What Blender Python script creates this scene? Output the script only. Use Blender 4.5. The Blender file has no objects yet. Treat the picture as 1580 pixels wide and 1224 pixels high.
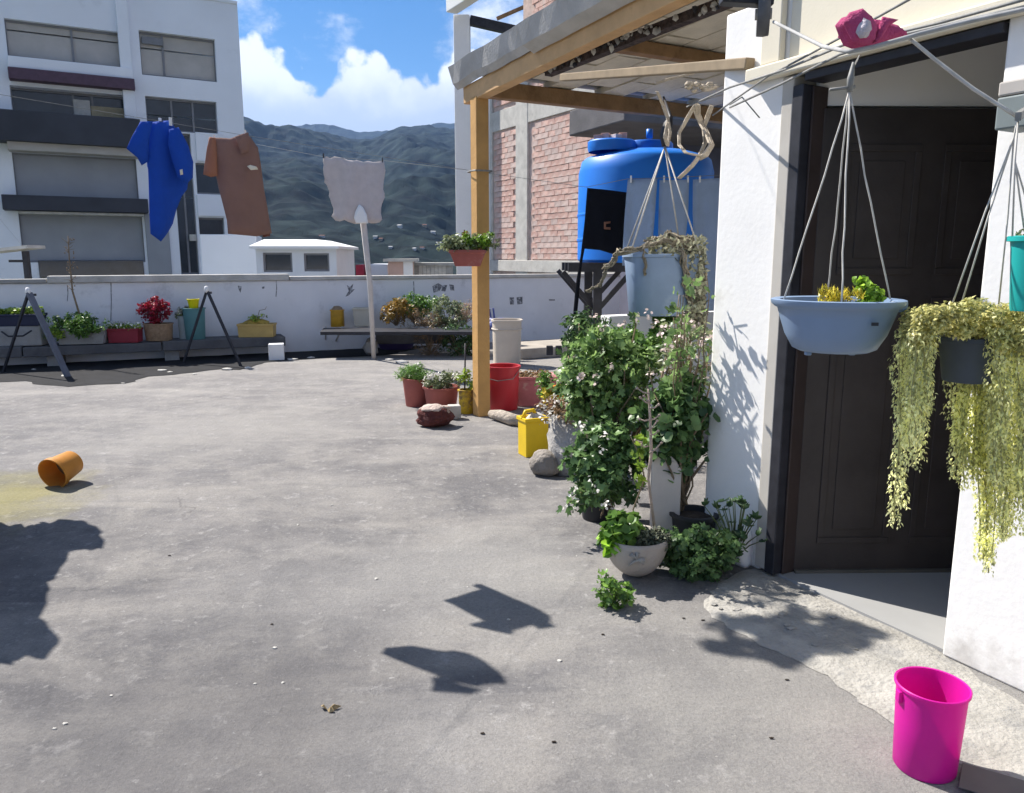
import bpy, bmesh, math, random
import numpy as np
from mathutils import Vector, Matrix, noise
from mathutils.geometry import delaunay_2d_cdt
random.seed(7)
rng = np.random.default_rng(7)
C = bpy.context.scene.collection
sc = bpy.context.scene
R = math.radians
# ------------------------------------------------------------------ camera
EYE = Vector((0, 0, 1.5)); PITCH = R(10.2); FPX = 1200.0
cd = bpy.data.cameras.new('camera'); cam = bpy.data.objects.new('camera', cd); C.objects.link(cam)
cam.location = EYE; cam.rotation_euler = (R(90) - PITCH, 0, 0)
cd.sensor_width = 36; cd.sensor_fit = 'HORIZONTAL'; cd.lens = FPX / 1580 * 36; cd.clip_start = .05; cd.clip_end = 20000
sc.camera = cam
# ------------------------------------------------------------------ sun + sky
SUN_AZ, SUN_EL = 53, 48                                    # degrees left of straight ahead, height
sd = bpy.data.lights.new('sun', 'SUN'); so = bpy.data.objects.new('sun', sd); C.objects.link(so)
sd.energy = 5.0; sd.angle = R(.53); sd.color = (1, .95, .88)
SUNV = Vector((-math.sin(R(SUN_AZ)) * math.cos(R(SUN_EL)), math.cos(R(SUN_AZ)) * math.cos(R(SUN_EL)), math.sin(R(SUN_EL))))
so.rotation_euler = SUNV.to_track_quat('Z', 'Y').to_euler(); so.location = (-5, 5, 12)
W = bpy.data.worlds.new('World'); sc.world = W; W.use_nodes = True
def build_sky():
    nt = W.node_tree; N = nt.nodes; L = nt.links
    for n in list(N): N.remove(n)
    def nd(t, **k):
        n = N.new(t)
        for a, b in k.items(): setattr(n, a, b)
        return n
    def mth(op, a, b=None, c=None, clamp=False):
        n = nd('ShaderNodeMath', operation=op, use_clamp=clamp)
        for i, v in enumerate((a, b, c)):
            if v is None: continue
            if isinstance(v, (int, float)): n.inputs[i].default_value = v
            else: L.new(v, n.inputs[i])
        return n.outputs[0]
    sky = nd('ShaderNodeTexSky', sky_type='NISHITA', sun_disc=False)
    sky.sun_elevation = R(SUN_EL); sky.sun_rotation = R(-SUN_AZ); sky.altitude = 1500; sky.air_density = 1.0; sky.dust_density = .25; sky.ozone_density = 2.5
    hs = nd('ShaderNodeHueSaturation'); hs.inputs['Saturation'].default_value = 1.42
    L.new(sky.outputs[0], hs.inputs['Color'])
    bg = nd('ShaderNodeBackground'); L.new(hs.outputs[0], bg.inputs[0]); bg.inputs[1].default_value = .058
    tc = nd('ShaderNodeTexCoord'); sx = nd('ShaderNodeSeparateXYZ'); L.new(tc.outputs['Generated'], sx.inputs[0])
    az = mth('ARCTAN2', sx.outputs[0], sx.outputs[1])
    def nz(scale, det, rough=.55, vec=None, sc3=None):
        n = nd('ShaderNodeTexNoise'); n.inputs['Scale'].default_value = scale; n.inputs['Detail'].default_value = det; n.inputs['Roughness'].default_value = rough
        if sc3:
            m = nd('ShaderNodeMapping'); m.inputs['Scale'].default_value = sc3; L.new(tc.outputs['Generated'], m.inputs[0]); L.new(m.outputs[0], n.inputs['Vector'])
        else: L.new(tc.outputs['Generated'], n.inputs['Vector'])
        return n.outputs['Fac']
    wv = mth('COSINE', mth('MULTIPLY', mth('ADD', az, .175), 52))
    wv2 = mth('COSINE', mth('MULTIPLY', mth('ADD', az, .21), 17))
    top = mth('ADD', .222, mth('ADD', mth('MULTIPLY', wv, .017), mth('MULTIPLY', wv2, -.006)))
    v = nd('ShaderNodeTexVoronoi', feature='SMOOTH_F1'); v.inputs['Scale'].default_value = 46; v.inputs['Smoothness'].default_value = .35
    L.new(tc.outputs['Generated'], v.inputs['Vector'])
    bil = mth('SUBTRACT', .5, v.outputs['Distance'])
    pert = mth('ADD', mth('MULTIPLY', mth('SUBTRACT', nz(24, 7, .6), .5), .075), mth('MULTIPLY', bil, .034))
    dd = mth('SUBTRACT', mth('ADD', top, pert), sx.outputs[2])
    mr = nd('ShaderNodeMapRange', interpolation_type='SMOOTHSTEP'); L.new(dd, mr.inputs[0]); mr.inputs[1].default_value = -.004; mr.inputs[2].default_value = .012
    low = mr.outputs[0]
    # thin wisps high up
    w = nz(7, 8, .62, sc3=(1.0, 1.0, 1.5))
    mr2 = nd('ShaderNodeMapRange', interpolation_type='SMOOTHSTEP'); L.new(w, mr2.inputs[0]); mr2.inputs[1].default_value = .46; mr2.inputs[2].default_value = .66
    wisp = mth('MULTIPLY', mr2.outputs[0], .85)
    fac = mth('MAXIMUM', low, wisp)
    # grey bellies of the bank: below the bright tops
    be = nd('ShaderNodeMapRange', interpolation_type='SMOOTHSTEP'); L.new(mth('ADD', sx.outputs[2], mth('MULTIPLY', mth('SUBTRACT', nz(13, 5), .5), .1)), be.inputs[0]); be.inputs[1].default_value = .222; be.inputs[2].default_value = .165
    cm = nd('ShaderNodeMix', data_type='RGBA'); L.new(be.outputs[0], cm.inputs['Factor'])
    cm.inputs['A'].default_value = (1, 1, 1, 1); cm.inputs['B'].default_value = (.56, .61, .69, 1)
    bg2 = nd('ShaderNodeBackground'); L.new(cm.outputs['Result'], bg2.inputs[0]); bg2.inputs[1].default_value = .64
    mx = nd('ShaderNodeMixShader'); L.new(fac, mx.inputs[0]); L.new(bg.outputs[0], mx.inputs[1]); L.new(bg2.outputs[0], mx.inputs[2])
    o = nd('ShaderNodeOutputWorld'); L.new(mx.outputs[0], o.inputs[0])
build_sky()
sc.view_settings.view_transform = 'Standard'; sc.view_settings.look = 'None'; sc.view_settings.exposure = 1.02; sc.view_settings.gamma = 1
sc.view_settings.use_curve_mapping = False
# ------------------------------------------------------------------ pixel -> place (photo is 1580 x 1224)
cp, sp = math.cos(PITCH), math.sin(PITCH)
def ray(px, py):
    a = (px - 790) / FPX; b = (612 - py) / FPX
    return Vector((a, b * sp + cp, b * cp - sp))
def G(px, py, z=0.0):
    r = ray(px, py); return EYE + r * ((z - EYE.z) / r.z)
def AY(px, py, Y):
    r = ray(px, py); return EYE + r * (Y / r.y)
def SZ(px, Y): return px * Y * 1.0 / FPX                     # rough size in metres of a pixel length at that distance
# ------------------------------------------------------------------ materials
MATS = {}
def srgb(c): return tuple(((x / 255) / 12.92 if x / 255 <= .04045 else ((x / 255 + .055) / 1.055) ** 2.4) for x in c)
def mat(name, col, rough=.8, var=.12, scale=6, bump=.0, bscale=60, col2=None, spec=.3, metal=0, trans=0, tint=False, transl=0, blot=None):
    if name in MATS: return MATS[name]
    m = bpy.data.materials.new(name); m.use_nodes = True; MATS[name] = m
    nt = m.node_tree; N = nt.nodes; L = nt.links
    b = N['Principled BSDF']; b.inputs['Roughness'].default_value = rough; b.inputs['Specular IOR Level'].default_value = spec
    b.inputs['Metallic'].default_value = metal; b.inputs['Transmission Weight'].default_value = trans
    tc = N.new('ShaderNodeTexCoord')
    nz = N.new('ShaderNodeTexNoise'); nz.inputs['Scale'].default_value = scale; nz.inputs['Detail'].default_value = 6; nz.inputs['Roughness'].default_value = .6
    L.new(tc.outputs['Object'], nz.inputs['Vector'])
    c1 = tuple(min(1, x * (1 - var)) for x in col); c2 = col2 if col2 else tuple(min(1, x * (1 + var)) for x in col)
    mr = N.new('ShaderNodeMapRange'); L.new(nz.outputs['Fac'], mr.inputs[0]); mr.inputs[1].default_value = .34; mr.inputs[2].default_value = .66
    mx = N.new('ShaderNodeMix'); mx.data_type = 'RGBA'; L.new(mr.outputs[0], mx.inputs['Factor'])
    mx.inputs['A'].default_value = (*c1, 1); mx.inputs['B'].default_value = (*c2, 1)
    out = mx.outputs['Result']
    if blot:                                                  # (colour, scale, threshold, amount): stains
        n2 = N.new('ShaderNodeTexNoise'); n2.inputs['Scale'].default_value = blot[1]; n2.inputs['Detail'].default_value = 9; n2.inputs['Roughness'].default_value = .68
        L.new(tc.outputs['Object'], n2.inputs['Vector'])
        m2 = N.new('ShaderNodeMapRange'); L.new(n2.outputs['Fac'], m2.inputs[0]); m2.inputs[1].default_value = blot[2]; m2.inputs[2].default_value = blot[2] + .1; m2.inputs[4].default_value = blot[3]
        x2 = N.new('ShaderNodeMix'); x2.data_type = 'RGBA'; L.new(m2.outputs[0], x2.inputs['Factor']); L.new(out, x2.inputs['A']); x2.inputs['B'].default_value = (*blot[0], 1); out = x2.outputs['Result']
    if tint:                                                  # each leaf has its own tint
        at = N.new('ShaderNodeAttribute'); at.attribute_name = 'tint'
        hs = N.new('ShaderNodeHueSaturation'); L.new(out, hs.inputs['Color'])
        a = N.new('ShaderNodeMapRange'); L.new(at.outputs['Fac'], a.inputs[0]); a.inputs[3].default_value = .5; a.inputs[4].default_value = 2.1; L.new(a.outputs[0], hs.inputs['Value'])
        a2 = N.new('ShaderNodeMapRange'); L.new(at.outputs['Fac'], a2.inputs[0]); a2.inputs[3].default_value = .515; a2.inputs[4].default_value = .482; L.new(a2.outputs[0], hs.inputs['Hue'])
        out = hs.outputs[0]
    L.new(out, b.inputs['Base Color'])
    if bump:
        nb = N.new('ShaderNodeTexNoise'); nb.inputs['Scale'].default_value = bscale; nb.inputs['Detail'].default_value = 5; L.new(tc.outputs['Object'], nb.inputs['Vector'])
        bp = N.new('ShaderNodeBump'); bp.inputs['Strength'].default_value = bump; bp.inputs['Distance'].default_value = .02; L.new(nb.outputs['Fac'], bp.inputs['Height']); L.new(bp.outputs[0], b.inputs['Normal'])
    if transl:
        tr = N.new('ShaderNodeBsdfTranslucent'); L.new(out, tr.inputs[0]); ms = N.new('ShaderNodeMixShader'); ms.inputs[0].default_value = transl
        L.new(b.outputs[0], ms.inputs[1]); L.new(tr.outputs[0], ms.inputs[2]); L.new(ms.outputs[0], N['Material Output'].inputs[0])
    return m
def leafmat(name, col, transl=.3, rough=.38): return mat(name, col, rough, .25, 14, tint=True, transl=transl, spec=.35)
# ------------------------------------------------------------------ mesh helpers
class MB:
    def __init__(s): s.v = []; s.f = []; s.smooth = False
    def add(s, vs, fs):
        o = len(s.v); s.v += [Vector(p) for p in vs]; s.f += [tuple(i + o for i in f) for f in fs]; return s
    def obox(s, O, dx, dy, dz):                               # box from a corner and three edge vectors
        O = Vector(O); dx = Vector(dx); dy = Vector(dy); dz = Vector(dz)
        if dx.cross(dy).dot(dz) < 0: O = O + dx; dx = -dx
        P = [O, O + dx, O + dx + dy, O + dy]; P += [p + dz for p in P]
        return s.add(P, [(3, 2, 1, 0), (4, 5, 6, 7), (0, 1, 5, 4), (1, 2, 6, 5), (2, 3, 7, 6), (3, 0, 4, 7)])
    def box(s, c, size, rz=0):
        c = Vector(c); a = Vector((math.cos(rz), math.sin(rz), 0)); b = Vector((-math.sin(rz), math.cos(rz), 0)); z = Vector((0, 0, 1))
        a *= size[0]; b *= size[1]; z *= size[2]
        return s.obox(c - a / 2 - b / 2, a, b, z)              # c is the middle of the underside
    def bar(s, p, q, w, h=None, up=(0, 0, 1)):
        p = Vector(p); q = Vector(q); d = q - p; h = h or w; u = Vector(up)
        if abs(d.normalized().dot(u)) > .98: u = Vector((0, 1, 0))
        a = d.cross(u).normalized() * w; b = a.cross(d).normalized() * h
        return s.obox(p - a / 2 - b / 2, d, a, b)
    def tube(s, pts, r, n=8, cap=True):
        pts = [Vector(p) for p in pts]; m = len(pts); rr = r if isinstance(r, (list, tuple)) else [r] * m
        o = len(s.v); pa = None
        for i, p in enumerate(pts):
            d = (pts[min(i + 1, m - 1)] - pts[max(i - 1, 0)]).normalized()
            if pa is None:
                pa = d.orthogonal().normalized()
            else: pa = (pa - d * pa.dot(d)).normalized()
            pb = d.cross(pa)
            for k in range(n):
                a = 2 * math.pi * k / n; s.v.append(p + (pa * math.cos(a) + pb * math.sin(a)) * rr[i])
        for i in range(m - 1):
            for k in range(n):
                k2 = (k + 1) % n; s.f.append((o + i * n + k, o + i * n + k2, o + (i + 1) * n + k2, o + (i + 1) * n + k))
        if cap: s.f.append(tuple(o + k for k in reversed(range(n)))); s.f.append(tuple(o + (m - 1) * n + k for k in range(n)))
        return s
    def lathe(s, prof, n=28, sx=1, sy=1, M=None, wob=0, square=0):   # prof: (r, z) list
        o = len(s.v)
        for i, (r, z) in enumerate(prof):
            for k in range(n):
                a = 2 * math.pi * k / n; ca, sa = math.cos(a), math.sin(a)
                if square:
                    e = max(abs(ca), abs(sa)); q = 1 + (1 / e - 1) * square; ca *= q; sa *= q
                w = 1 + wob * noise.noise(Vector((math.cos(a) * 1.5, math.sin(a) * 1.5, z * 4)))
                p = Vector((r * ca * sx * w, r * sa * sy * w, z)); s.v.append(M @ p if M else p)
        for i in range(len(prof) - 1):
            for k in range(n):
                k2 = (k + 1) % n; s.f.append((o + i * n + k, o + i * n + k2, o + (i + 1) * n + k2, o + (i + 1) * n + k))
        return s
    def fan(s, ring, c=None):
        o = len(s.v); s.v += [Vector(p) for p in ring]; s.f.append(tuple(range(o, o + len(ring)))); return s
    def rock(s, c, r, seed=0, rough=.25, sub=2, flat=.0):
        bm = bmesh.new(); bmesh.ops.create_icosphere(bm, subdivisions=sub, radius=1)
        o = len(s.v); c = Vector(c)
        for v in bm.verts:
            k = 1 + rough * noise.noise(v.co * 1.7 + Vector((seed, seed * 2.3, 1))) + rough * .4 * noise.noise(v.co * 5 + Vector((seed, 0, 1)))
            p = Vector((v.co.x * r[0], v.co.y * r[1], v.co.z * r[2])) * k
            if flat and p.z < -flat * r[2]: p.z = -flat * r[2]
            s.v.append(c + p)
        bm.verts.ensure_lookup_table()
        s.f += [tuple(v.index + o for v in f.verts) for f in bm.faces]; bm.free(); return s
    def build(s, name, m, parent=None, loc=None, bevel=0, smooth=None, kind=None, label=None, fix=False):
        L0 = Vector(loc) if loc is not None else Vector((0, 0, 0))
        if parent is not None:
            L0 = Vector((0, 0, 0)); p = parent
            while p is not None: L0 += p.location; p = p.parent
        me = bpy.data.meshes.new(name); me.from_pydata([tuple(v - L0) for v in s.v], [], s.f)
        if fix:
            bm = bmesh.new(); bm.from_mesh(me); bmesh.ops.recalc_face_normals(bm, faces=bm.faces); bm.to_mesh(me); bm.free()
        me.update()
        for x in (m if isinstance(m, list) else [m]): me.materials.append(x)
        sm = s.smooth if smooth is None else smooth
        if sm: me.polygons.foreach_set('use_smooth', [True] * len(me.polygons))
        o = bpy.data.objects.new(name, me); C.objects.link(o)
        if parent is not None: o.parent = parent
        else: o.location = L0
        if bevel:
            b = o.modifiers.new('bevel', 'BEVEL'); b.width = bevel; b.segments = 2; b.limit_method = 'ANGLE'; b.angle_limit = R(40)
        if kind: o['kind'] = kind
        if label: o['label'] = label
        return o
def thing(name, label, cat, loc, group=None):
    o = bpy.data.objects.new(name, None); C.objects.link(o); o.location = Vector(loc); o.empty_display_size = .1
    o['label'] = label; o['category'] = cat
    if group: o['group'] = group
    return o
def tag(o, label, cat, group=None):
    o['label'] = label; o['category'] = cat
    if group: o['group'] = group
    return o
def struct(o): o['kind'] = 'structure'; return o
def solid(o, t, off=0):
    m = o.modifiers.new('solid', 'SOLIDIFY'); m.thickness = t; m.offset = off; return o
def smooth_angle(o, a=35):
    me = o.data; me.polygons.foreach_set('use_smooth', [True] * len(me.polygons))
    bm = bmesh.new(); bm.from_mesh(me)
    for e in bm.edges:
        if len(e.link_faces) == 2 and e.calc_face_angle(0) > R(a): e.smooth = False
    bm.to_mesh(me); bm.free(); return o
# leaf templates: (verts, faces), leaf in xy-plane, stem end at origin, length 1 along y, normal z
def t_round(k=7):
    v = [(0, .42, -.08)]; f = []
    for i in range(k):
        a = -math.pi / 2 + 2 * math.pi * (i + .5) / k; rr = .5 if i % 2 else .44
        v.append((rr * math.cos(a), .45 + rr * math.sin(a), .06 * math.cos(3 * a)))
    for i in range(k): f.append((0, 1 + i, 1 + (i + 1) % k))
    return np.array(v), f
T_ROUND = t_round(7)
T_OVAL = (np.array([(0, 0, 0), (.26, .4, .07), (0, 1, -.06), (-.26, .4, .07), (0, .45, -.02)]), [(0, 1, 4), (1, 2, 4), (2, 3, 4), (3, 0, 4)])
T_BLADE = (np.array([(-.07, 0, 0), (.07, 0, 0), (.05, .5, .06), (-.05, .5, .06), (0, 1, -.03)]), [(0, 1, 2, 3), (3, 2, 4)])
T_LOBE = (np.array([(0, 0, 0), (.3, .15, .05), (.42, .5, .02), (.18, .55, -.04), (.2, .95, .03), (0, .8, -.05), (-.2, .95, .03), (-.18, .55, -.04), (-.42, .5, .02), (-.3, .15, .05)]),
          [(0, 1, 2, 3), (0, 3, 5), (3, 4, 5), (0, 5, 7), (5, 6, 7), (0, 7, 8, 9)])
def leaves(name, P, Nn, size, tmpl, m, parent, kind='stuff', jitter=.5, up=None):
    P = np.asarray(P, float); n = len(P); tv, tf = tmpl
    Nn = np.asarray(Nn, float) + rng.normal(0, jitter, (n, 3)); Nn /= np.linalg.norm(Nn, axis=1, keepdims=True) + 1e-9
    h = rng.normal(0, 1, (n, 3)) if up is None else np.asarray(up, float) + rng.normal(0, .3, (n, 3))
    Yv = h - Nn * (h * Nn).sum(1, keepdims=True); Yv /= np.linalg.norm(Yv, axis=1, keepdims=True) + 1e-9
    Xv = np.cross(Yv, Nn); S = np.broadcast_to(np.asarray(size, float), (n,))
    V = P[:, None, :] + S[:, None, None] * (tv[None, :, 0:1] * Xv[:, None, :] + tv[None, :, 1:2] * Yv[:, None, :] + tv[None, :, 2:3] * Nn[:, None, :])
    L0 = Vector((0, 0, 0)); p = parent
    while p is not None: L0 += p.location; p = p.parent
    V = V.reshape(-1, 3) - np.array(L0); k = len(tv); F = [tuple(i * k + a for a in f) for i in range(n) for f in tf]
    me = bpy.data.meshes.new(name); me.from_pydata(V.tolist(), [], F); me.materials.append(m)
    at = me.attributes.new('tint', 'FLOAT', 'FACE'); tt = np.repeat(rng.random(n), len(tf)); at.data.foreach_set('value', tt)
    me.polygons.foreach_set('use_smooth', [True] * len(me.polygons))
    o = bpy.data.objects.new(name, me); C.objects.link(o); o.parent = parent
    if kind: o['kind'] = kind
    return o
def clumps(cs, per, spread):
    """leaf positions and outward normals round clump centres"""
    P = []; Nn = []
    for c in cs:
        q = rng.normal(0, 1, (per, 3)); q /= np.linalg.norm(q, axis=1, keepdims=True)
        r = rng.random((per, 1)) ** .45
        P.append(np.array(c) + q * r * spread); nn = q.copy(); nn[:, 2] += .6; Nn.append(nn)
    return np.concatenate(P), np.concatenate(Nn)
def in_ellipsoid(c, r, n, shell=.3):
    q = rng.normal(0, 1, (n, 3)); q /= np.linalg.norm(q, axis=1, keepdims=True)
    return np.array(c) + q * (rng.random((n, 1)) ** shell) * np.array(r)
def plant(parent, base, c, r, ncl, per, spread, lsize, tmpl, m, stem_m, stem_r=.006, name='foliage', stems=None, shell=.35):
    cs = in_ellipsoid(c, r, ncl, shell); base = Vector(base); no = max(3, ncl // 5)
    for i in range(no): cs[i] = np.array(c) + (cs[i] - np.array(c)) * random.uniform(1.15, 1.45)
    P, Nn = clumps(cs[no:], per, spread); P2, N2 = clumps(cs[:no], max(5, per // 3), spread * .8); P = np.concatenate([P, P2]); Nn = np.concatenate([Nn, N2]); keep = P[:, 2] > base.z - .02 if True else None
    leaves(name, P[keep], Nn[keep], lsize * (rng.random(keep.sum()) ** 1.3 * .95 + .45), tmpl, m, parent)
    if stem_m:
        b = MB()
        for q in cs[:stems or ncl]:
            q = Vector(q); mid = base.lerp(q, .5) + Vector((random.uniform(-1, 1), random.uniform(-1, 1), .6)) * .12 * (q - base).length
            st = base + Vector((random.uniform(-1, 1), random.uniform(-1, 1), 0)) * stem_r * 3
            b.tube([st, st.lerp(mid, .6), mid.lerp(q, .4), q], [stem_r, stem_r * .85, stem_r * .6, stem_r * .3], 5)
        b.build('stems', stem_m, parent, smooth=True, kind='stuff')
    return cs
def pip(x, y, poly):
    r = False; j = len(poly) - 1
    for i in range(len(poly)):
        xi, yi = poly[i]; xj, yj = poly[j]
        if (yi > y) != (yj > y) and x < (xj - xi) * (y - yi) / (yj - yi) + xi: r = not r
        j = i
    return r
def densify(poly, step, wob=0):
    out = []
    for i in range(len(poly)):
        a = Vector(poly[i]); b = Vector(poly[(i + 1) % len(poly)]); n = max(1, int((b - a).length / step))
        for k in range(n):
            p = a.lerp(b, k / n)
            if wob: p = p + Vector((noise.noise(Vector((p.x / step * .7, p.y / step * .7, 3))), noise.noise(Vector((p.x / step * .7, p.y / step * .7, 9))))) * wob
            out.append(p)
    return out
def tri_poly(poly, step, wob=0):
    """triangulate an outline with inner points -> (points2d, faces, boundary distance)"""
    bd = densify(poly, step, wob); xs = [p.x for p in bd]; ys = [p.y for p in bd]; pl = [(p.x, p.y) for p in bd]
    pts = list(bd); y = min(ys) + step / 2; row = 0
    def dist(p): return min((p - q).length for q in bd)
    while y < max(ys):
        x = min(xs) + (step / 2 if row % 2 else 0)
        while x < max(xs):
            if pip(x, y, pl):
                q = Vector((x, y))
                if dist(q) > step * .55: pts.append(q)
            x += step
        y += step * .87; row += 1
    nb = len(bd)
    res = delaunay_2d_cdt(pts, [(i, (i + 1) % nb) for i in range(nb)], [list(range(nb))], 1, 1e-6)
    P = res[0]; F = [f for f in res[2]]
    return P, F, [dist(p) for p in P]
def garment(name, pix, Y, m, parent=None, puff=.02, fold=.015, ff=(9, 1.2), step=.03, loc=None, wob=.0, lean=0, seed=0, oy=0.0, phi=0.0, ref=None):
    """a two-layer hanging cloth whose outline is given on a vertical plane at distance Y; puff = half thickness in the middle"""
    Z = Fac(AY(*(ref or pix[0]), Y), (math.cos(R(phi)), math.sin(R(phi)))); Z.O.z = 0
    poly = [Z.px(x, y) for x, y in pix]; zt = max(p[1] for p in poly)
    P, F, D = tri_poly(poly, step, wob); dm = max(D); n = len(P); V = []
    def fo(p): return fold * (noise.noise(Vector((p.x * ff[0], p.y * ff[1], seed))) + .5 * noise.noise(Vector((p.x * ff[0] * 2.3, p.y * ff[1] * 2, seed + 5)))) * min(1, .25 + (zt - p.y) * 3)
    for sgn in (-1, 1):
        for p, d in zip(P, D): V.append(Z.pt(p.x, p.y, -(oy + fo(p) + lean * (p.y - zt) + sgn * (puff * math.sqrt(min(1, d / .06)) + .0012))))
    f = []
    for t in F:
        a, b, c = [P[i] for i in t[:3]]
        ccw = (b - a).cross(c - a) if hasattr((b - a), 'cross') else 1
        t = list(t) if ccw > 0 else list(reversed(t))
        f.append(tuple(t)); f.append(tuple(n + i for i in reversed(t)))
    mb = MB(); mb.v = [Vector(v) for v in V]; mb.f = f
    o = mb.build(name, m, parent, loc=loc, smooth=True)
    bm = bmesh.new(); bm.from_mesh(o.data); bnd = [e for e in bm.edges if len(e.link_faces) == 1]
    bm.verts.ensure_lookup_table(); hi = n
    for e in bnd:                                            # close the hem between the layers
        a, b = e.verts
        if a.index < n and b.index < n:
            try: bm.faces.new((b, a, bm.verts[a.index + n], bm.verts[b.index + n]))
            except Exception: pass
    bmesh.ops.recalc_face_normals(bm, faces=bm.faces); bm.to_mesh(o.data); bm.free()
    o.data.polygons.foreach_set('use_smooth', [True] * len(o.data.polygons)); return o
class Fac:
    """a facade: origin, direction along it, outward normal"""
    def __init__(s, O, d): s.O = Vector(O); s.d = Vector((d[0], d[1], 0)).normalized(); s.n = Vector((s.d.y, -s.d.x, 0))
    def px(s, x, y):
        r = ray(x, y); t = (s.O - EYE).dot(s.n) / r.dot(s.n); p = EYE + r * t; return ((p - s.O).dot(s.d), p.z)
    def rect(s, x0, y0, x1, y1):
        q = [s.px(x, y) for x, y in ((x0, y0), (x1, y0), (x1, y1), (x0, y1))]
        return (q[0][0] + q[3][0]) / 2, (q[1][0] + q[2][0]) / 2, (q[2][1] + q[3][1]) / 2, (q[0][1] + q[1][1]) / 2
    def pt(s, a, z, o=0): return s.O + s.d * a + s.n * o + Vector((0, 0, z - s.O.z))
    def box(s, mb, a0, a1, z0, z1, o0, o1): return mb.obox(s.pt(a0, z0, o0), s.d * (a1 - a0), s.n * (o1 - o0), (0, 0, z1 - z0))
    def wall(s, mb, a0, a1, z0, z1, th, holes):
        A = sorted({a0, a1, *[min(max(h[0], a0), a1) for h in holes], *[min(max(h[1], a0), a1) for h in holes]})
        Z = sorted({z0, z1, *[min(max(h[2], z0), z1) for h in holes], *[min(max(h[3], z0), z1) for h in holes]})
        full = lambda i, j: 0 <= i < len(A) - 1 and 0 <= j < len(Z) - 1 and not any(h[0] < (A[i] + A[i + 1]) / 2 < h[1] and h[2] < (Z[j] + Z[j + 1]) / 2 < h[3] for h in holes)
        idx = {}
        def V(i, j, o):
            if (i, j, o) not in idx: idx[(i, j, o)] = len(mb.v); mb.v.append(s.pt(A[i], Z[j], -th if o else 0))
            return idx[(i, j, o)]
        for i in range(len(A) - 1):
            for j in range(len(Z) - 1):
                if not full(i, j): continue
                mb.f.append((V(i, j, 0), V(i + 1, j, 0), V(i + 1, j + 1, 0), V(i, j + 1, 0)))
                mb.f.append((V(i, j, 1), V(i, j + 1, 1), V(i + 1, j + 1, 1), V(i + 1, j, 1)))
                for (di, dj, q) in ((-1, 0, ((i, j), (i, j + 1))), (1, 0, ((i + 1, j + 1), (i + 1, j))), (0, -1, ((i + 1, j), (i, j))), (0, 1, ((i, j + 1), (i + 1, j + 1)))):
                    if not full(i + di, j + dj): mb.f.append((V(*q[0], 0), V(*q[1], 0), V(*q[1], 1), V(*q[0], 1)))
        return mb
U = Vector((.477, -.879, 0)).normalized()                      # along the house wall, towards the viewer
Vv = Vector((.879, .477, 0)).normalized()                      # across it, to the right and back
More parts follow.
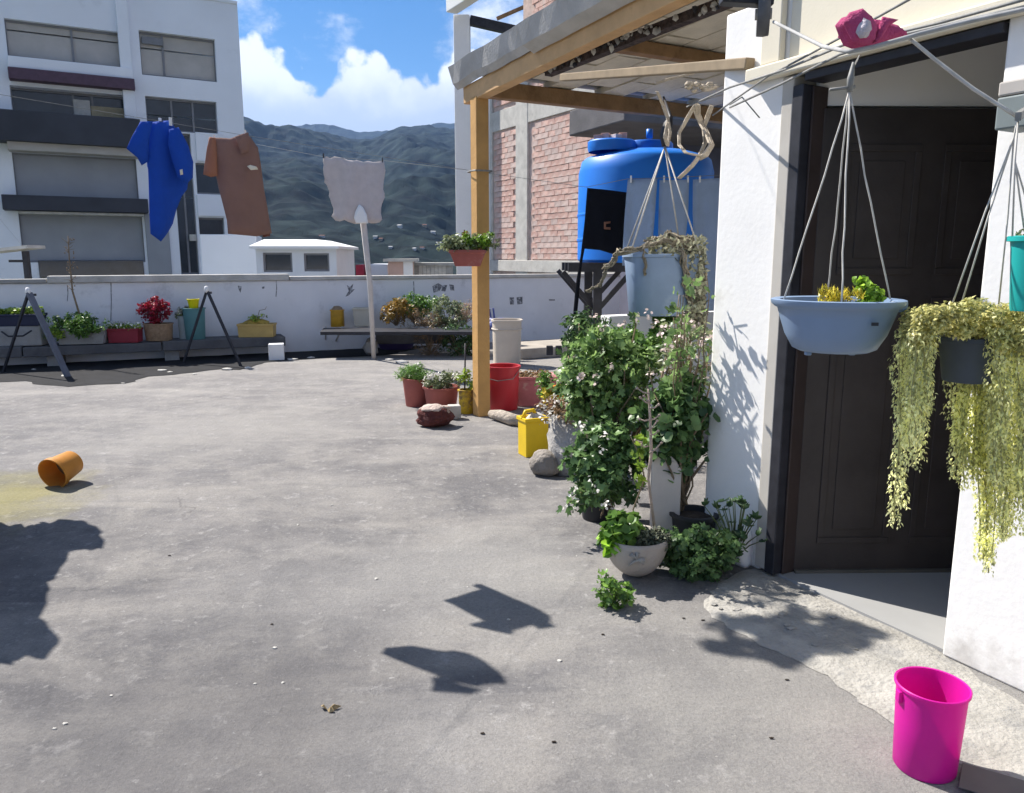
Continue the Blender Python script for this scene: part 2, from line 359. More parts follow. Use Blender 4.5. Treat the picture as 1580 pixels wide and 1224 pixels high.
# ================================================================== THE GROUND, THE TERRACE
def terrace_material():
    m = bpy.data.materials.new('terrace_concrete'); m.use_nodes = True; nt = m.node_tree; N = nt.nodes; L = nt.links
    b = N['Principled BSDF']; b.inputs['Roughness'].default_value = .92; b.inputs['Specular IOR Level'].default_value = .18
    tc = N.new('ShaderNodeTexCoord')
    def nz(scale, det, rough=.6, sc3=None, dist=0):
        n = N.new('ShaderNodeTexNoise'); n.inputs['Scale'].default_value = scale; n.inputs['Detail'].default_value = det; n.inputs['Roughness'].default_value = rough; n.inputs['Distortion'].default_value = dist
        if sc3:
            mp = N.new('ShaderNodeMapping'); mp.inputs['Scale'].default_value = sc3; mp.inputs['Rotation'].default_value = (0, 0, R(12)); L.new(tc.outputs['Object'], mp.inputs[0]); L.new(mp.outputs[0], n.inputs['Vector'])
        else: L.new(tc.outputs['Object'], n.inputs['Vector'])
        return n.outputs['Fac']
    def mr(x, a, b_, c=0, d=1):
        n = N.new('ShaderNodeMapRange'); L.new(x, n.inputs[0]); n.inputs[1].default_value = a; n.inputs[2].default_value = b_; n.inputs[3].default_value = c; n.inputs[4].default_value = d; return n.outputs[0]
    def mix(f, a, c, mode='MIX'):
        n = N.new('ShaderNodeMix'); n.data_type = 'RGBA'; n.blend_type = mode
        if isinstance(f, float): n.inputs['Factor'].default_value = f
        else: L.new(f, n.inputs['Factor'])
        for k, v in (('A', a), ('B', c)):
            if isinstance(v, tuple): n.inputs[k].default_value = (*v, 1)
            else: L.new(v, n.inputs[k])
        return n.outputs['Result']
    c = mix(mr(nz(.55, 6, .62), .36, .64), (.150, .146, .154), (.245, .238, .240))
    c = mix(mr(nz(1.7, 8, .66), .46, .7, 0, .75), c, (0.390, 0.372, 0.355))       # worn paler areas
    c = mix(mr(nz(1.1, 7, .6, (.45, 1.3, 1), 1.2), .48, .66, 0, .6), c, (0.467, 0.442, 0.407))   # screed streaks running across
    c = mix(mr(nz(3.3, 8, .7), .56, .75, 0, .55), c, (0.148, 0.144, 0.160))       # damp / dirt
    c = mix(mr(nz(5.5, 9, .75), .50, .72, 0, .4), c, (.37, .36, .35))
    c = mix(mr(nz(13, 8, .75), .52, .70, 0, .4), c, (.15, .145, .15))
    c = mix(mr(nz(9, 9, .72), .56, .66, 0, .6), c, (0.554, 0.537, 0.520))           # flaked whitish patches
    c = mix(mr(nz(26, 4, .6), .645, .70, 0, .8), c, (0.512, 0.500, 0.488))            # lime specks
    c = mix(mr(nz(34, 4, .6), .25, .30, .6, 0), c, (0.061, 0.061, 0.067))           # dark pits
    c = mix(mr(nz(2.3, 9, .78), .48, .62, 0, .5), c, (.42, .40, .37))
    c = mix(mr(nz(48, 7, .8), .52, .66, 0, .4), c, (.44, .43, .41))
    def spot(p, rad, col, amt, cc, sy=1.0):
        d = N.new('ShaderNodeVectorMath'); d.operation = 'SUBTRACT'; L.new(tc.outputs['Object'], d.inputs[0]); d.inputs[1].default_value = (p.x, p.y, 0)
        d2 = N.new('ShaderNodeVectorMath'); d2.operation = 'MULTIPLY'; L.new(d.outputs[0], d2.inputs[0]); d2.inputs[1].default_value = (1 / rad, sy / rad, 0)
        ln = N.new('ShaderNodeVectorMath'); ln.operation = 'LENGTH'; L.new(d2.outputs[0], ln.inputs[0])
        k = N.new('ShaderNodeMath'); k.operation = 'MULTIPLY_ADD'; L.new(nz(3.1, 7, .7), k.inputs[0]); k.inputs[1].default_value = 1.5; L.new(ln.outputs['Value'], k.inputs[2])
        return mix(mr(k.outputs[0], 1.1, 1.8, amt, 0), cc, col)
    c = spot(G(-40, 775), .75, (.40, .36, .10), .6, c)                       # spilt yellow dye
    c = spot(G(1330, 1080), 1.15, (.40, .388, .36), .6, c)                   # pale cement smeared out from the door
    c = spot(G(740, 880), .75, (.42, .41, .39), .55, c); c = spot(G(380, 660), 1.3, (.40, .385, .36), .5, c); c = spot(G(520, 900), .8, (.36, .352, .345), .4, c); c = spot(G(640, 1150), .4, (.34, .335, .335), .45, c); c = spot(G(1050, 560, 0), 3.2, (.40, .36, .31), .5, c)
    c = spot(G(300, 1130), .9, (.13, .125, .13), .45, c)
    c = mix(mr(nz(70, 6, .8), .35, .55, .35, 0), c, (.10, .098, .10))
    c = mix(mr(nz(190, 4, .7), .35, .65, .0, .5), c, mix(.5, c, (0.073, 0.073, 0.073)))
    v = N.new('ShaderNodeTexVoronoi'); v.feature = 'DISTANCE_TO_EDGE'; v.inputs['Scale'].default_value = .38
    ds = N.new('ShaderNodeTexNoise'); ds.inputs['Scale'].default_value = 3; ds.inputs['Detail'].default_value = 6; L.new(tc.outputs['Object'], ds.inputs['Vector'])
    va = N.new('ShaderNodeMix'); va.data_type = 'RGBA'; va.blend_type = 'ADD'; va.inputs['Factor'].default_value = .55; L.new(tc.outputs['Object'], va.inputs['A']); L.new(ds.outputs['Color'], va.inputs['B']); L.new(va.outputs['Result'], v.inputs['Vector'])
    crack = mr(v.outputs['Distance'], .0, .0045, 1, 0)
    n = N.new('ShaderNodeMath'); n.operation = 'MULTIPLY'; L.new(crack, n.inputs[0]); L.new(mr(nz(.8, 3), .54, .62, 0, .35), n.inputs[1])
    c = mix(n.outputs[0], c, (.045, .043, .045))
    # the paler, dustier old screed of the far half, its border broken up
    sx = N.new('ShaderNodeSeparateXYZ'); L.new(tc.outputs['Object'], sx.inputs[0]); ad = N.new('ShaderNodeMath'); ad.operation = 'MULTIPLY_ADD'; L.new(nz(.9, 6, .65), ad.inputs[0]); ad.inputs[1].default_value = 5.0; L.new(sx.outputs[1], ad.inputs[2])
    hv = N.new('ShaderNodeHueSaturation'); L.new(c, hv.inputs['Color']); L.new(mr(ad.outputs[0], 5.5, 12.0, .84, 1.04), hv.inputs['Value']); c = mix(mr(ad.outputs[0], 7.0, 13.0, 0, .4), hv.outputs[0], (.30, .28, .255))
    c = mix(1.0, c, (.94, .932, .925), 'MULTIPLY')
    L.new(c, b.inputs['Base Color'])
    h = N.new('ShaderNodeMath'); h.operation = 'ADD'; L.new(nz(120, 6, .75), h.inputs[0]); L.new(mr(nz(9, 9, .72), .4, .7), h.inputs[1])
    h2 = N.new('ShaderNodeMath'); h2.operation = 'SUBTRACT'; L.new(h.outputs[0], h2.inputs[0]); L.new(n.outputs[0], h2.inputs[1])
    bp = N.new('ShaderNodeBump'); bp.inputs['Strength'].default_value = .5; bp.inputs['Distance'].default_value = .012; L.new(h2.outputs[0], bp.inputs['Height']); L.new(bp.outputs[0], b.inputs['Normal'])
    return m
M_terr = terrace_material()
M_white = mat('white_wall_paint', (.82, .81, .785), .85, .04, 1.2, .035, 90, blot=((.50, .48, .45), 2.2, .60, .35))
M_cream = mat('cream_paint', (.74, .68, .545), .8, .05, 2, .04, 80, blot=((.5, .45, .36), 2.5, .62, .3))
M_par = mat('parapet_paint', (.76, .76, .77), .9, .07, 1.1, .1, 70, blot=((.42, .42, .43), 1.8, .56, .5))
M_conc = mat('bare_concrete', (.33, .32, .30), .9, .16, 4, .4, 50, blot=((.16, .155, .15), 3, .58, .5))
M_lconc = mat('pale_concrete', (.50, .48, .44), .9, .14, 4, .4, 50, blot=((.25, .24, .22), 3, .6, .5))
M_dark = mat('dark_metal', (.028, .028, .034), .5, .3, 9)
M_post = mat('ochre_painted_wood', (.54, .31, .11), .65, .10, 5, .15, 40, blot=((.40, .21, .07), 4, .6, .5))
M_beam = mat('brown_timber', (.30, .175, .085), .75, .22, 6, .3, 40, blot=((.16, .085, .04), 5, .58, .6))
M_soil = mat('potting_soil', (.045, .034, .026), .95, .3, 30, .6, 80)
M_terra = mat('dusty_red_plastic', (.36, .105, .085), .6, .12, 6, .05, 60, blot=((.42, .26, .22), 6, .58, .6))
M_stem = mat('green_stem', (.10, .13, .05), .7, .2, 20)
M_twig = mat('dry_twig', (.23, .17, .11), .9, .2, 20)
M_rope = mat('pale_cord', (.52, .50, .46), .8, .15, 30)
M_wire = mat('grey_wire', (.22, .22, .21), .6, .2, 30)
L_green = leafmat('leaf_green', (.095, .185, .035))
L_dark = leafmat('leaf_dark_green', (.052, .105, .035))
L_lime = leafmat('leaf_lime', (.20, .30, .035))
L_yel = leafmat('leaf_yellow', (.46, .40, .04))
L_grey = leafmat('leaf_grey_green', (.18, .215, .11))
L_dry = leafmat('leaf_dry_brown', (.20, .135, .065))
L_red = leafmat('leaf_dark_red', (.26, .014, .022))
L_white = leafmat('petal_white', (.62, .60, .55))
L_trail = leafmat('leaf_trailing_yellow_green', (.68, .69, .34), .5)
def sheet(name, poly, z, m, holes=None):
    b = MB(); b.fan([(x, y, z) for x, y in poly]); return struct(b.build(name, m))
P1 = G(1170, 880); P1 = Vector((1.20, 3.57, 0))              # the corner of the door jamb at the ground
PL = Vector((-11, 9.04, 0)); PD = Vector((.915, .403, 0)).normalized()        # the parapet's inner face: a point and its direction
def onpar(t, z=0, o=0): return PL + PD * t + Vector((PD.y, -PD.x, 0)) * o + Vector((0, 0, z))
b = MB(); b.fan([(-11.2, -4, 0), (8, -4, 0), onpar(20.75, 0, -.1), onpar(0, 0, -.1), (-11.2, 8.9, 0)]); struct(b.build('terrace_floor', M_terr))
b = MB(); b.fan([(-9000, -9000, -11), (9000, -9000, -11), (9000, 9000, -11), (-9000, 9000, -11)]); struct(b.build('valley_ground', mat('valley_soil', (.05, .065, .035), .95, .4, .02)))
# the building the terrace is the roof of
b = MB(); b.obox((-11.1, -4, -11), (19, 0, 0), (0, 12.8, 0), (0, 0, 10.99)); tag(b.build('lower_storeys', M_par), 'storeys of the building underneath the grey concrete roof terrace', 'building')
# ------------------------------------------------------------------ hills
def hill(name, prof, dist, r0, m, amp, seed, nr=300, na=440, a0=-40, a1=38, base=-12):
    """a ridge: crest elevation given against pixel column, slope falling towards the viewer"""
    xs = [p[0] for p in prof]; ys = [p[1] for p in prof]; V = []; F = []
    for i in range(na + 1):
        a = R(a0 + (a1 - a0) * i / na); px = 790 + FPX * math.tan(a) / cp * .985
        y = float(np.interp(px, xs, ys)); r = ray(px, y); el = r.z / math.hypot(r.x, r.y); zc = el * dist + 1.5
        for j in range(nr + 1):
            t = j / nr * 1.12; d = r0 + (dist - r0) * t
            k = min(1, t); s = k ** 1.25 if t <= 1 else 1 - (t - 1) * 3
            p = Vector((d * math.sin(a), d * math.cos(a), 0)); q = p / 420
            n = noise.fractal(q + Vector((seed, 0, 0)), .9, 2.1, 6); ridge = 1 - abs(noise.noise(q * 1.5 + Vector((seed + 3, 2, 0)))) * 2
            fade = math.sin(min(1, k) * math.pi * .93) ** .7 if k < 1 else .25
            z = base + (zc - base) * s + amp * fade * (n * .8 + (ridge - .6) * .8) + (noise.noise(p / 13) * 1.2 + noise.noise(p / 30)) * 3.6 * min(1, k * 6 + .3)
            V.append((p.x, p.y, z))
    w = nr + 1
    for i in range(na):
        for j in range(nr): F.append((i * w + j, (i + 1) * w + j, (i + 1) * w + j + 1, i * w + j + 1))
    mb = MB(); mb.v = [Vector(v) for v in V]; mb.f = F; o = mb.build(name, m, smooth=False, fix=False); return struct(o)
def forest_material(name, c1, c2):
    m = mat(name, c1, .95, .5, .055, 0, spec=.05, col2=c2, blot=((.030, .042, .022), .005, .56, .75)); return m
M_for = forest_material('forest', (.005, .010, .014), (.026, .040, .038))
hill('near_hill', [(-900, 120), (0, 140), (300, 158), (383, 176), (405, 186), (430, 196), (470, 200), (520, 214), (560, 222), (590, 216), (625, 198), (660, 194), (700, 199), (800, 185), (1000, 170), (1400, 150), (2400, 140)], 1500, 160, M_for, 38, 4)
hill('far_hill', [(-900, 170), (0, 180), (400, 196), (455, 190), (500, 189), (530, 194), (560, 203), (590, 203), (625, 199), (650, 196), (680, 190), (705, 191), (900, 190), (2400, 170)], 2600, 1500, M_for, 40, 11, nr=50, na=260)
# ================================================================== PARAPET
par = thing('parapet_wall', 'long low grey white parapet wall round the far edge of the terrace', 'wall', onpar(10))
b = MB(); 
b.obox(onpar(0, 0, 0), PD * 22, Vector((PD.y, -PD.x, 0)) * -.16, (0, 0, 1.13)); b.build('wall_face', M_par, par, bevel=.01)
lens = [0, 4.9, 8.2, 11.5, 14.8, 18, 22]
for i in range(6):
    b = MB(); b.obox(onpar(lens[i] + .006, 1.132, .035 + .01 * (i % 2)), PD * (lens[i + 1] - lens[i] - .012), Vector((PD.y, -PD.x, 0)) * -.24, (0, 0, .06 + (.04 if i == 1 else 0)))
    b.build('coping', M_lconc if i > 0 else M_conc, par, bevel=.012)
M_stain = mat('old_paint_mark', (.17, .17, .18), .9, .5, 20, blot=((.55, .55, .56), 22, .5, .9))
def mark(poly, name='paint_mark', m=None):                   # worn paint on the wall: thin flakes standing proud of it
    F_ = Fac(PL, PD); pts = [F_.px(x, y) for x, y in poly]; b = MB()
    n = len(pts); b.v = [F_.pt(a, z, .004) for a, z in pts] + [F_.pt(a, z, .0005) for a, z in pts]
    b.f = [tuple(range(n))] + [(i, n + i, n + (i + 1) % n, (i + 1) % n) for i in range(n)]
    return b.build(name, m or M_stain, par, fix=True)
for q in ([(667, 442), (676, 437), (683, 441), (678, 449), (669, 452)], [(683, 440), (690, 440), (687, 450), (681, 449)], [(693, 439), (700, 440), (701, 449), (695, 448)],
          [(535, 440), (540, 443), (545, 438), (543, 447), (548, 446), (538, 456), (533, 458), (538, 449)], [(367, 441), (373, 442), (371, 452), (368, 446)], [(786, 459), (793, 459), (793, 470), (787, 470)],
          [(797, 459), (806, 458), (806, 469), (798, 470)], [(404, 443), (408, 442), (408, 445), (405, 446)], [(847, 462), (856, 462), (856, 464), (847, 464)]): mark(q)
for x, y0, y1 in ((426, 432, 458), (638, 434, 470), (104, 440, 465), (171, 434, 500)):
    mark([(x - .6, y0), (x + .8, y0), (x + 1.4, (y0 + y1) / 2), (x + .4, y1), (x - .8, y1), (x + .2, (y0 + y1) / 2)], 'crack')
# ================================================================== WHITE APARTMENT BUILDING, LEFT
A = Fac(AY(383, 300, 31.5), (.875, .485)); A.O.z = 0
M_apt = mat('apartment_paint', (.80, .82, .86), .85, .05, .35, .05, 20, blot=((.46, .47, .50), .5, .60, .3))
M_glass = mat('dark_glass', (.020, .024, .030), .12, .3, 1.5, spec=.6)
M_blind = mat('beige_blind', (.45, .42, .385), .8, .08, 1.5)
M_shut = mat('grey_shutter', (.30, .31, .33), .7, .06, 1)
M_band = mat('charcoal_cladding', (.045, .047, .058), .7, .15, 1)
M_frame = mat('window_frame_grey', (.20, .20, .21), .5, .1, 5)
apt = thing('apartment_building', 'tall white apartment block with charcoal balconies and beige blinds on the left', 'building', A.pt(-6, -11))
holes = {}
def H(k, *r): holes[k] = A.rect(*r)
H('blind_left', 10, 40, 196, 96); H('loggia', 18, 140, 204, 186); H('shutter_up', 22, 240, 212, 308); H('shutter_low', 32, 330, 222, 405)
H('win_top', 217, 54, 333, 121); H('win_mid', 226, 153, 335, 204); H('stair', 272, 206, 301, 424); H('win_a', 303, 252, 345, 300); H('win_b', 308, 336, 347, 384)
s_l = A.px(-260, 300)[0]; s_r = 0.0; z_top = A.px(383, 10)[1]
b = MB(); A.wall(b, s_l, s_r, -11, z_top, .45, list(holes.values())); b.build('wall', M_apt, apt)
b = MB(); A.box(b, s_l, s_r, -11, z_top - .02, -9, -1.4); b.build('inner_core', M_apt, apt)
b = MB(); a1 = A.px(197, 100)[0]; a0 = A.px(2, 100)[0]; A.box(b, a1 - .25, a1 + .12, A.px(205, 185)[1], z_top, .0, .28); b.build('pier', M_apt, apt, bevel=.02)
b = MB(); A.box(b, s_l, s_r, z_top, z_top + .12, -9, .05); b.build('roof_slab', M_apt, apt, bevel=.02)
def window(k, m, splits, cross=None, depth=.25):
    a0, a1, z0, z1 = holes[k]; fr = MB(); w = .07
    A.box(fr, a0, a1, z0, z0 + w, -depth - .06, -depth + .05); A.box(fr, a0, a1, z1 - w, z1, -depth - .06, -depth + .05)
    for i, a in enumerate([0, *splits, 1]):
        q = a0 + (a1 - a0) * a; A.box(fr, max(a0, q - w / 2), min(a1, q + w / 2), z0 + w, z1 - w, -depth - .06, -depth + .05)
    f = fr.build('window', M_frame, apt); L_ = [0, *splits, 1]
    for i in range(len(L_) - 1):
        rows = [(z0 + .02, z1 - .02)] if not cross else [(z0 + .02, z0 + (z1 - z0) * cross), (z0 + (z1 - z0) * cross + .05, z1 - .02)]
        for r0, r1 in rows:
            p = MB(); A.box(p, a0 + (a1 - a0) * L_[i] + .03, a0 + (a1 - a0) * L_[i + 1] - .03, r0, r1, -depth - .05 - .02 * (i % 2), -depth - .02 * (i % 2)); p.build('blind' if m is M_blind else 'shutter' if m is M_shut else 'pane', m, f)
window('blind_left', M_blind, [.53], .72); window('win_top', M_blind, [.3], .62); window('win_mid', M_glass, [.36, .66], .45)
window('loggia', M_glass, [.5, .66], None, .5); window('shutter_up', M_shut, [], None); window('shutter_low', M_shut, [], None)
window('stair', M_glass, [.5], .55); window('win_a', M_glass, [], None); window('win_b', M_glass, [], None)
def abox(name, m, r, o0, o1, parent=apt, bev=.02):
    a0, a1, z0, z1 = A.rect(*r); q = MB(); A.box(q, a0, a1, z0, z1, o0, o1); return q.build(name, m, parent, bevel=bev)
abox('balcony', M_band, (-60, 181, 214, 226), .0, 1.0); abox('balcony', M_band, (6, 306, 226, 328), .0, .8)
abox('soffit', M_blind, (14, 227, 212, 240), .0, .7); abox('soffit', M_lconc, (30, 329, 220, 333), .0, .6)
abox('awning', mat('plum_awning', (.10, .06, .085), .8), (15, 117, 206, 134), .0, .5); abox('ledge', M_apt, (14, 99, 203, 116), .0, .35)
abox('low_window_band', M_glass, (60, 402, 222, 428), .0, .06)
abox('partition', M_lconc, (114, 152, 140, 186), -.4, -.30); abox('cupboard', mat('tan_cupboard', (.36, .30, .19), .8), (141, 163, 192, 180), -.42, -.32)
abox('blind_box', M_frame, (219, 57, 252, 68), -.22, -.1)
abox('white_panel', M_apt, (302, 206, 346, 250), .0, .10); abox('white_panel', M_apt, (304, 301, 347, 334), .0, .10); abox('service_panel', M_shut, (226, 330, 262, 424), .0, .08)
abox('vent_grille', M_lconc, (292, 362, 303, 372), .0, .1)
b = MB(); B2 = Fac(AY(310, 390, 24), (.97, .25)); a0, a1, z0, z1 = B2.rect(310, 362, 397, 432)
b.obox(B2.pt(a0, -11), B2.d * (a1 - a0), B2.n * -3, (0, 0, z1 + 11)); ann = tag(b.build('annex_block', M_apt, loc=B2.pt(a0, -11), bevel=.02), 'plain pale blue white block in front of the apartment building', 'building')
# low white house with two dark windows
Hs = Fac(AY(397, 400, 21), (1, .04)); hw = thing('white_house', 'low white rooftop house with two dark windows and a sloping white roof', 'house', Hs.pt(1, -11))
h1 = Hs.rect(406, 390, 451, 420); h2 = Hs.rect(469, 391, 508, 419); e0 = Hs.px(395, 400)[0]; e1 = Hs.px(519, 400)[0]; zt = Hs.px(450, 380)[1]
b = MB(); Hs.wall(b, e0, e1, -11, zt, .2, [h1, h2]); b.obox(Hs.pt(e0, -11, -3), Hs.d * (e1 - e0), Hs.n * 1.8, (0, 0, zt + 10.98)); 
b.obox(Hs.pt(e0, -11, -1.2), Hs.d * .2, Hs.n * 1.0, (0, 0, zt + 10.98)); b.obox(Hs.pt(e1 - .2, -11, -1.2), Hs.d * .2, Hs.n * 1.0, (0, 0, zt + 10.98)); b.build('wall', mat('white_house_paint', (.74, .76, .79), .85, .05, 1), hw)
zr = Hs.px(450, 369)[1]
b = MB(); q0 = Hs.pt(e0 - .1, zt, .25); q1 = Hs.pt(e1 + .12, zt, .25); q2 = Hs.pt(e1 + .12, zt, -3.1); q3 = Hs.pt(e0 - .1, zt, -3.1); r0 = Hs.pt(e0 + .1, zr, -.5); r1 = Hs.pt(e1 - .6, zr, -.5); r2 = Hs.pt(e1 - .6, zr, -2.6); r3 = Hs.pt(e0 + .1, zr, -2.6)
low = [q + Vector((0, 0, -.07)) for q in (q0, q1, q2, q3)]; b.add([q0, q1, q2, q3, r0, r1, r2, r3, *low], [(0, 1, 5, 4), (1, 2, 6, 5), (2, 3, 7, 6), (3, 0, 4, 7), (4, 5, 6, 7), (8, 9, 1, 0), (9, 10, 2, 1), (10, 11, 3, 2), (11, 8, 0, 3), (11, 10, 9, 8)])
b.build('roof', mat('white_roof', (.80, .80, .80), .7, .04, 1), hw)
for h in (h1, h2):
    b = MB(); w = .05
    Hs.box(b, h[0], h[1], h[2], h[2] + w, -.12, -.05); Hs.box(b, h[0], h[1], h[3] - w, h[3], -.12, -.05); Hs.box(b, h[0], h[0] + w, h[2] + w, h[3] - w, -.12, -.05); Hs.box(b, h[1] - w, h[1], h[2] + w, h[3] - w, -.12, -.05)
    f = b.build('window', M_frame, hw); b = MB(); Hs.box(b, h[0] + w, h[1] - w, h[2] + w, h[3] - w, -.11, -.09); b.build('pane', M_glass, f)
# small roof structures beyond the wall
def hut(name, r, Y, m, label, cat, roofm=None, over=.12, slope=.0, d=2.5, corr=False):
    f = Fac(AY(r[0], r[3], Y), (1, .1)); a0, a1, z0, z1 = f.rect(*r); t = thing(name, label, cat, f.pt((a0 + a1) / 2, -11))
    b = MB(); b.obox(f.pt(a0, -11), f.d * (a1 - a0), f.n * -d, (0, 0, z1 + 11)); b.build('wall', m, t)
    if roofm:
        b = MB(); b.obox(f.pt(a0 - over, z1 + .003, over), f.d * (a1 - a0 + 2 * over), f.n * -(d + over) + Vector((0, 0, slope)), (0, 0, .09)); b.build('roof', roofm, t)
    return f, t, (a0, a1, z0, z1)
f, t, q = hut('pink_hut', (599, 404, 638, 426), 26, mat('salmon_paint', (.58, .40, .33), .85, .08, 1), 'small salmon pink rooftop hut with a pale overhanging roof', 'hut', M_lconc, .15)
b = MB(); f.box(b, q[1] - .33, q[1] - .02, q[2], q[3], .002, .03); b.build('white_strip', M_white, t)
f, t, q = hut('grey_shed', (639, 410, 699, 426), 27, M_conc, 'grey rooftop shed with a pale corrugated door behind the parapet', 'shed', M_conc, .1)
a0, a1, z0, z1 = f.rect(646, 407, 688, 426)
for i in range(7):
    b = MB(); w = (a1 - a0) / 7; f.box(b, a0 + i * w + .008, a0 + (i + 1) * w - .008, z0 - .6, z1, .002, .03 + .012 * (i % 2)); b.build('door_slat', M_lconc, t)
hut('white_roof_wall', (570, 408, 598, 428), 28, M_apt, 'low white rooftop block between the red box and the pink hut', 'building')
hut('red_box', (549, 409, 561, 428), 27.5, mat('red_paint', (.40, .025, .05), .6), 'small red box on a far rooftop left of the pole', 'box', None)
# the air: far things fade to blue
b = MB(); b.obox((-9500, -9500, -14), (19000, 0, 0), (0, 19000, 0), (0, 0, 900)); hz = b.build('haze', []); hz['kind'] = 'stuff'
hm = bpy.data.materials.new('haze'); hm.use_nodes = True; hn = hm.node_tree; hn.nodes.remove(hn.nodes['Principled BSDF'])
pv = hn.nodes.new('ShaderNodeVolumePrincipled'); pv.inputs['Color'].default_value = (.34, .56, 1, 1); pv.inputs['Density'].default_value = .00013; pv.inputs['Anisotropy'].default_value = .2
hn.links.new(pv.outputs[0], hn.nodes['Material Output'].inputs['Volume']); hz.data.materials.append(hm)
# houses on the hillside
HM = [mat('far_house_white', (.50, .50, .50), .9, .1, .1), mat('far_house_tan', (.32, .27, .21), .9, .1, .1)]; RM = mat('far_tile_roof', (.22, .10, .07), .9, .2, .2)
hp = [(579, 367), (588, 371), (640, 386), (652, 384), (617, 351), (655, 350), (668, 360), (690, 372), (603, 383), (497, 366), (677, 377)]
hobs = [o for o in C.objects if o.name.startswith('near_hill')]
bpy.context.view_layer.update(); dg = bpy.context.evaluated_depsgraph_get()
for i, (x, y) in enumerate(hp):
    ok, loc, nn, ix = hobs[0].ray_cast(EYE, ray(x, y).normalized())
    if not ok: continue
    s_ = loc.length / 1200; w = random.uniform(4.5, 8) * s_; h = random.uniform(2, 3.2) * s_; d = w * .8; rz = random.uniform(-.5, .5)
    t = thing('hillside_house', 'tiny pale house standing among the dark woods of the far slope', 'house', loc, 'houses on the far hillside')
    b = MB(); b.box(loc - Vector((0, 0, 2)), (w, d, h + 2), rz); b.build('wall', HM[i % 2 if i % 3 else 0], t)
    a = Vector((math.cos(rz), math.sin(rz), 0)) * (w / 2 + .2); c = Vector((-math.sin(rz), math.cos(rz), 0)) * (d / 2 + .3); z = Vector((0, 0, h)); k = Vector((0, 0, h * .35))
    b = MB(); b.add([loc + z - a - c, loc + z + a - c, loc + z + a + c, loc + z - a + c, loc + z + k - a, loc + z + k + a], [(0, 1, 5, 4), (2, 3, 4, 5), (1, 2, 5), (3, 0, 4), (3, 2, 1, 0)]); b.build('roof', RM if i % 2 else HM[0], t)
# ================================================================== BRICK BUILDING AND WHITE FRAME
K = Fac(Vector((-.62, 24, 0)), (.5, -.866)); K.n = Vector((-.866, -.5, 0))
def kpx(x, y):
    r = ray(x, y); t = (K.O - EYE).dot(K.n) / r.dot(K.n); p = EYE + r * t; return ((p - K.O).dot(K.d), p.z)
brk = thing('brick_building', 'unfinished building of pale red hollow brick with bare concrete columns', 'building', K.pt(3, -11))
M_mort = mat('mortar', (.52, .40, .35), .95, .2, 5, .3, 60)
MBR = [mat('brick_a', (.54, .34, .285), .9, .18, 7, .3, 40, blot=((.58, .50, .45), 2.6, .52, .7)), mat('brick_b', (.58, .38, .32), .9, .18, 7, .3, 40, blot=((.58, .50, .45), 2.6, .52, .7)), mat('brick_c', (.56, .42, .37), .9, .18, 7, .3, 40, blot=((.58, .50, .45), 2.6, .52, .7))]
KH = 9.5
SU = kpx(806, 30)[0]; ZU = kpx(806, 128)[1]
b = MB(); K.box(b, 0.02, 9.3, -11, ZU, -.6, -.03); K.box(b, SU, 9.3, ZU + .002, KH, -.6, -.03); b.build('wall_core', M_mort, brk)
cols = [(kpx(797, 300)[0], kpx(815, 300)[0]), (8.2, 8.6), (0.0, .12)]
zb = kpx(820, 402)[1]; zbands = [(zb - .32, zb), (kpx(820, 188)[1], kpx(820, 188)[1] + .55)]
for c0, c1 in cols:
    b = MB(); K.box(b, c0, c1, -11, KH if c0 > SU - .3 else ZU, -.06, .035); b.build('concrete_column', M_lconc, brk, bevel=.01)
for z0, z1 in zbands:
    b = MB(); K.box(b, .0, 9.3, z0, z1, -.05, .025 if z0 > 3 else .06); b.build('concrete_beam', M_lconc, brk, bevel=.01)
meshes = []
for mi in range(6):
    bm = bmesh.new(); bmesh.ops.create_cube(bm, size=1)
    for v in bm.verts: v.co = Vector((v.co.x * .315 + random.uniform(-.006, .006), v.co.y * .05 + random.uniform(-.006, .006), v.co.z * .135 + random.uniform(-.005, .005)))
    me = bpy.data.meshes.new('brick'); bm.to_mesh(me); bm.free(); me.materials.append(MBR[mi % 3]); meshes.append(me)
cnt = 0; rest = MB(); cand = []
zz = .3; row = 0
kang = math.atan2(K.d.y, K.d.x)
while zz < KH - .1:
    s0 = .16 + (.165 if row % 2 else 0)
    while s0 < 9.0:
        m_ = s0 + .0; 
        if (zz < ZU - .1 or m_ > SU + .2) and not any(c0 - .17 < m_ < c1 + .17 for c0, c1 in cols) and not any(z0 - .08 < zz < z1 + .08 for z0, z1 in zbands): cand.append((m_, zz))
        s0 += .33
    zz += .15; row += 1
def vis(c):
    p = K.pt(c[0], c[1]) - EYE; d = p.y * cp - p.z * sp; x = 790 + FPX * p.x / d; y = 612 - FPX * (p.y * sp + p.z * cp) / d
    return (757 < x < 890 and 175 < y < 420), x
near = [c for c in cand if vis(c)[0]]; near.sort(key=lambda c: -vis(c)[1]); nset = set(near[:300])
for c in cand:
    if c in nset:
        o = bpy.data.objects.new('brick', random.choice(meshes)); C.objects.link(o); o.parent = brk
        o.location = K.pt(c[0], c[1], random.uniform(-.026, -.018)) - brk.location; o.rotation_euler = (random.uniform(-.02, .02), random.uniform(-.012, .012), kang + random.uniform(-.02, .02))
    else: K.box(rest, c[0] - .157, c[0] + .157, c[1] - .066, c[1] + .066, -.04, random.uniform(.002, .018))
rest.build('brickwork', MBR[1], brk, kind='stuff')
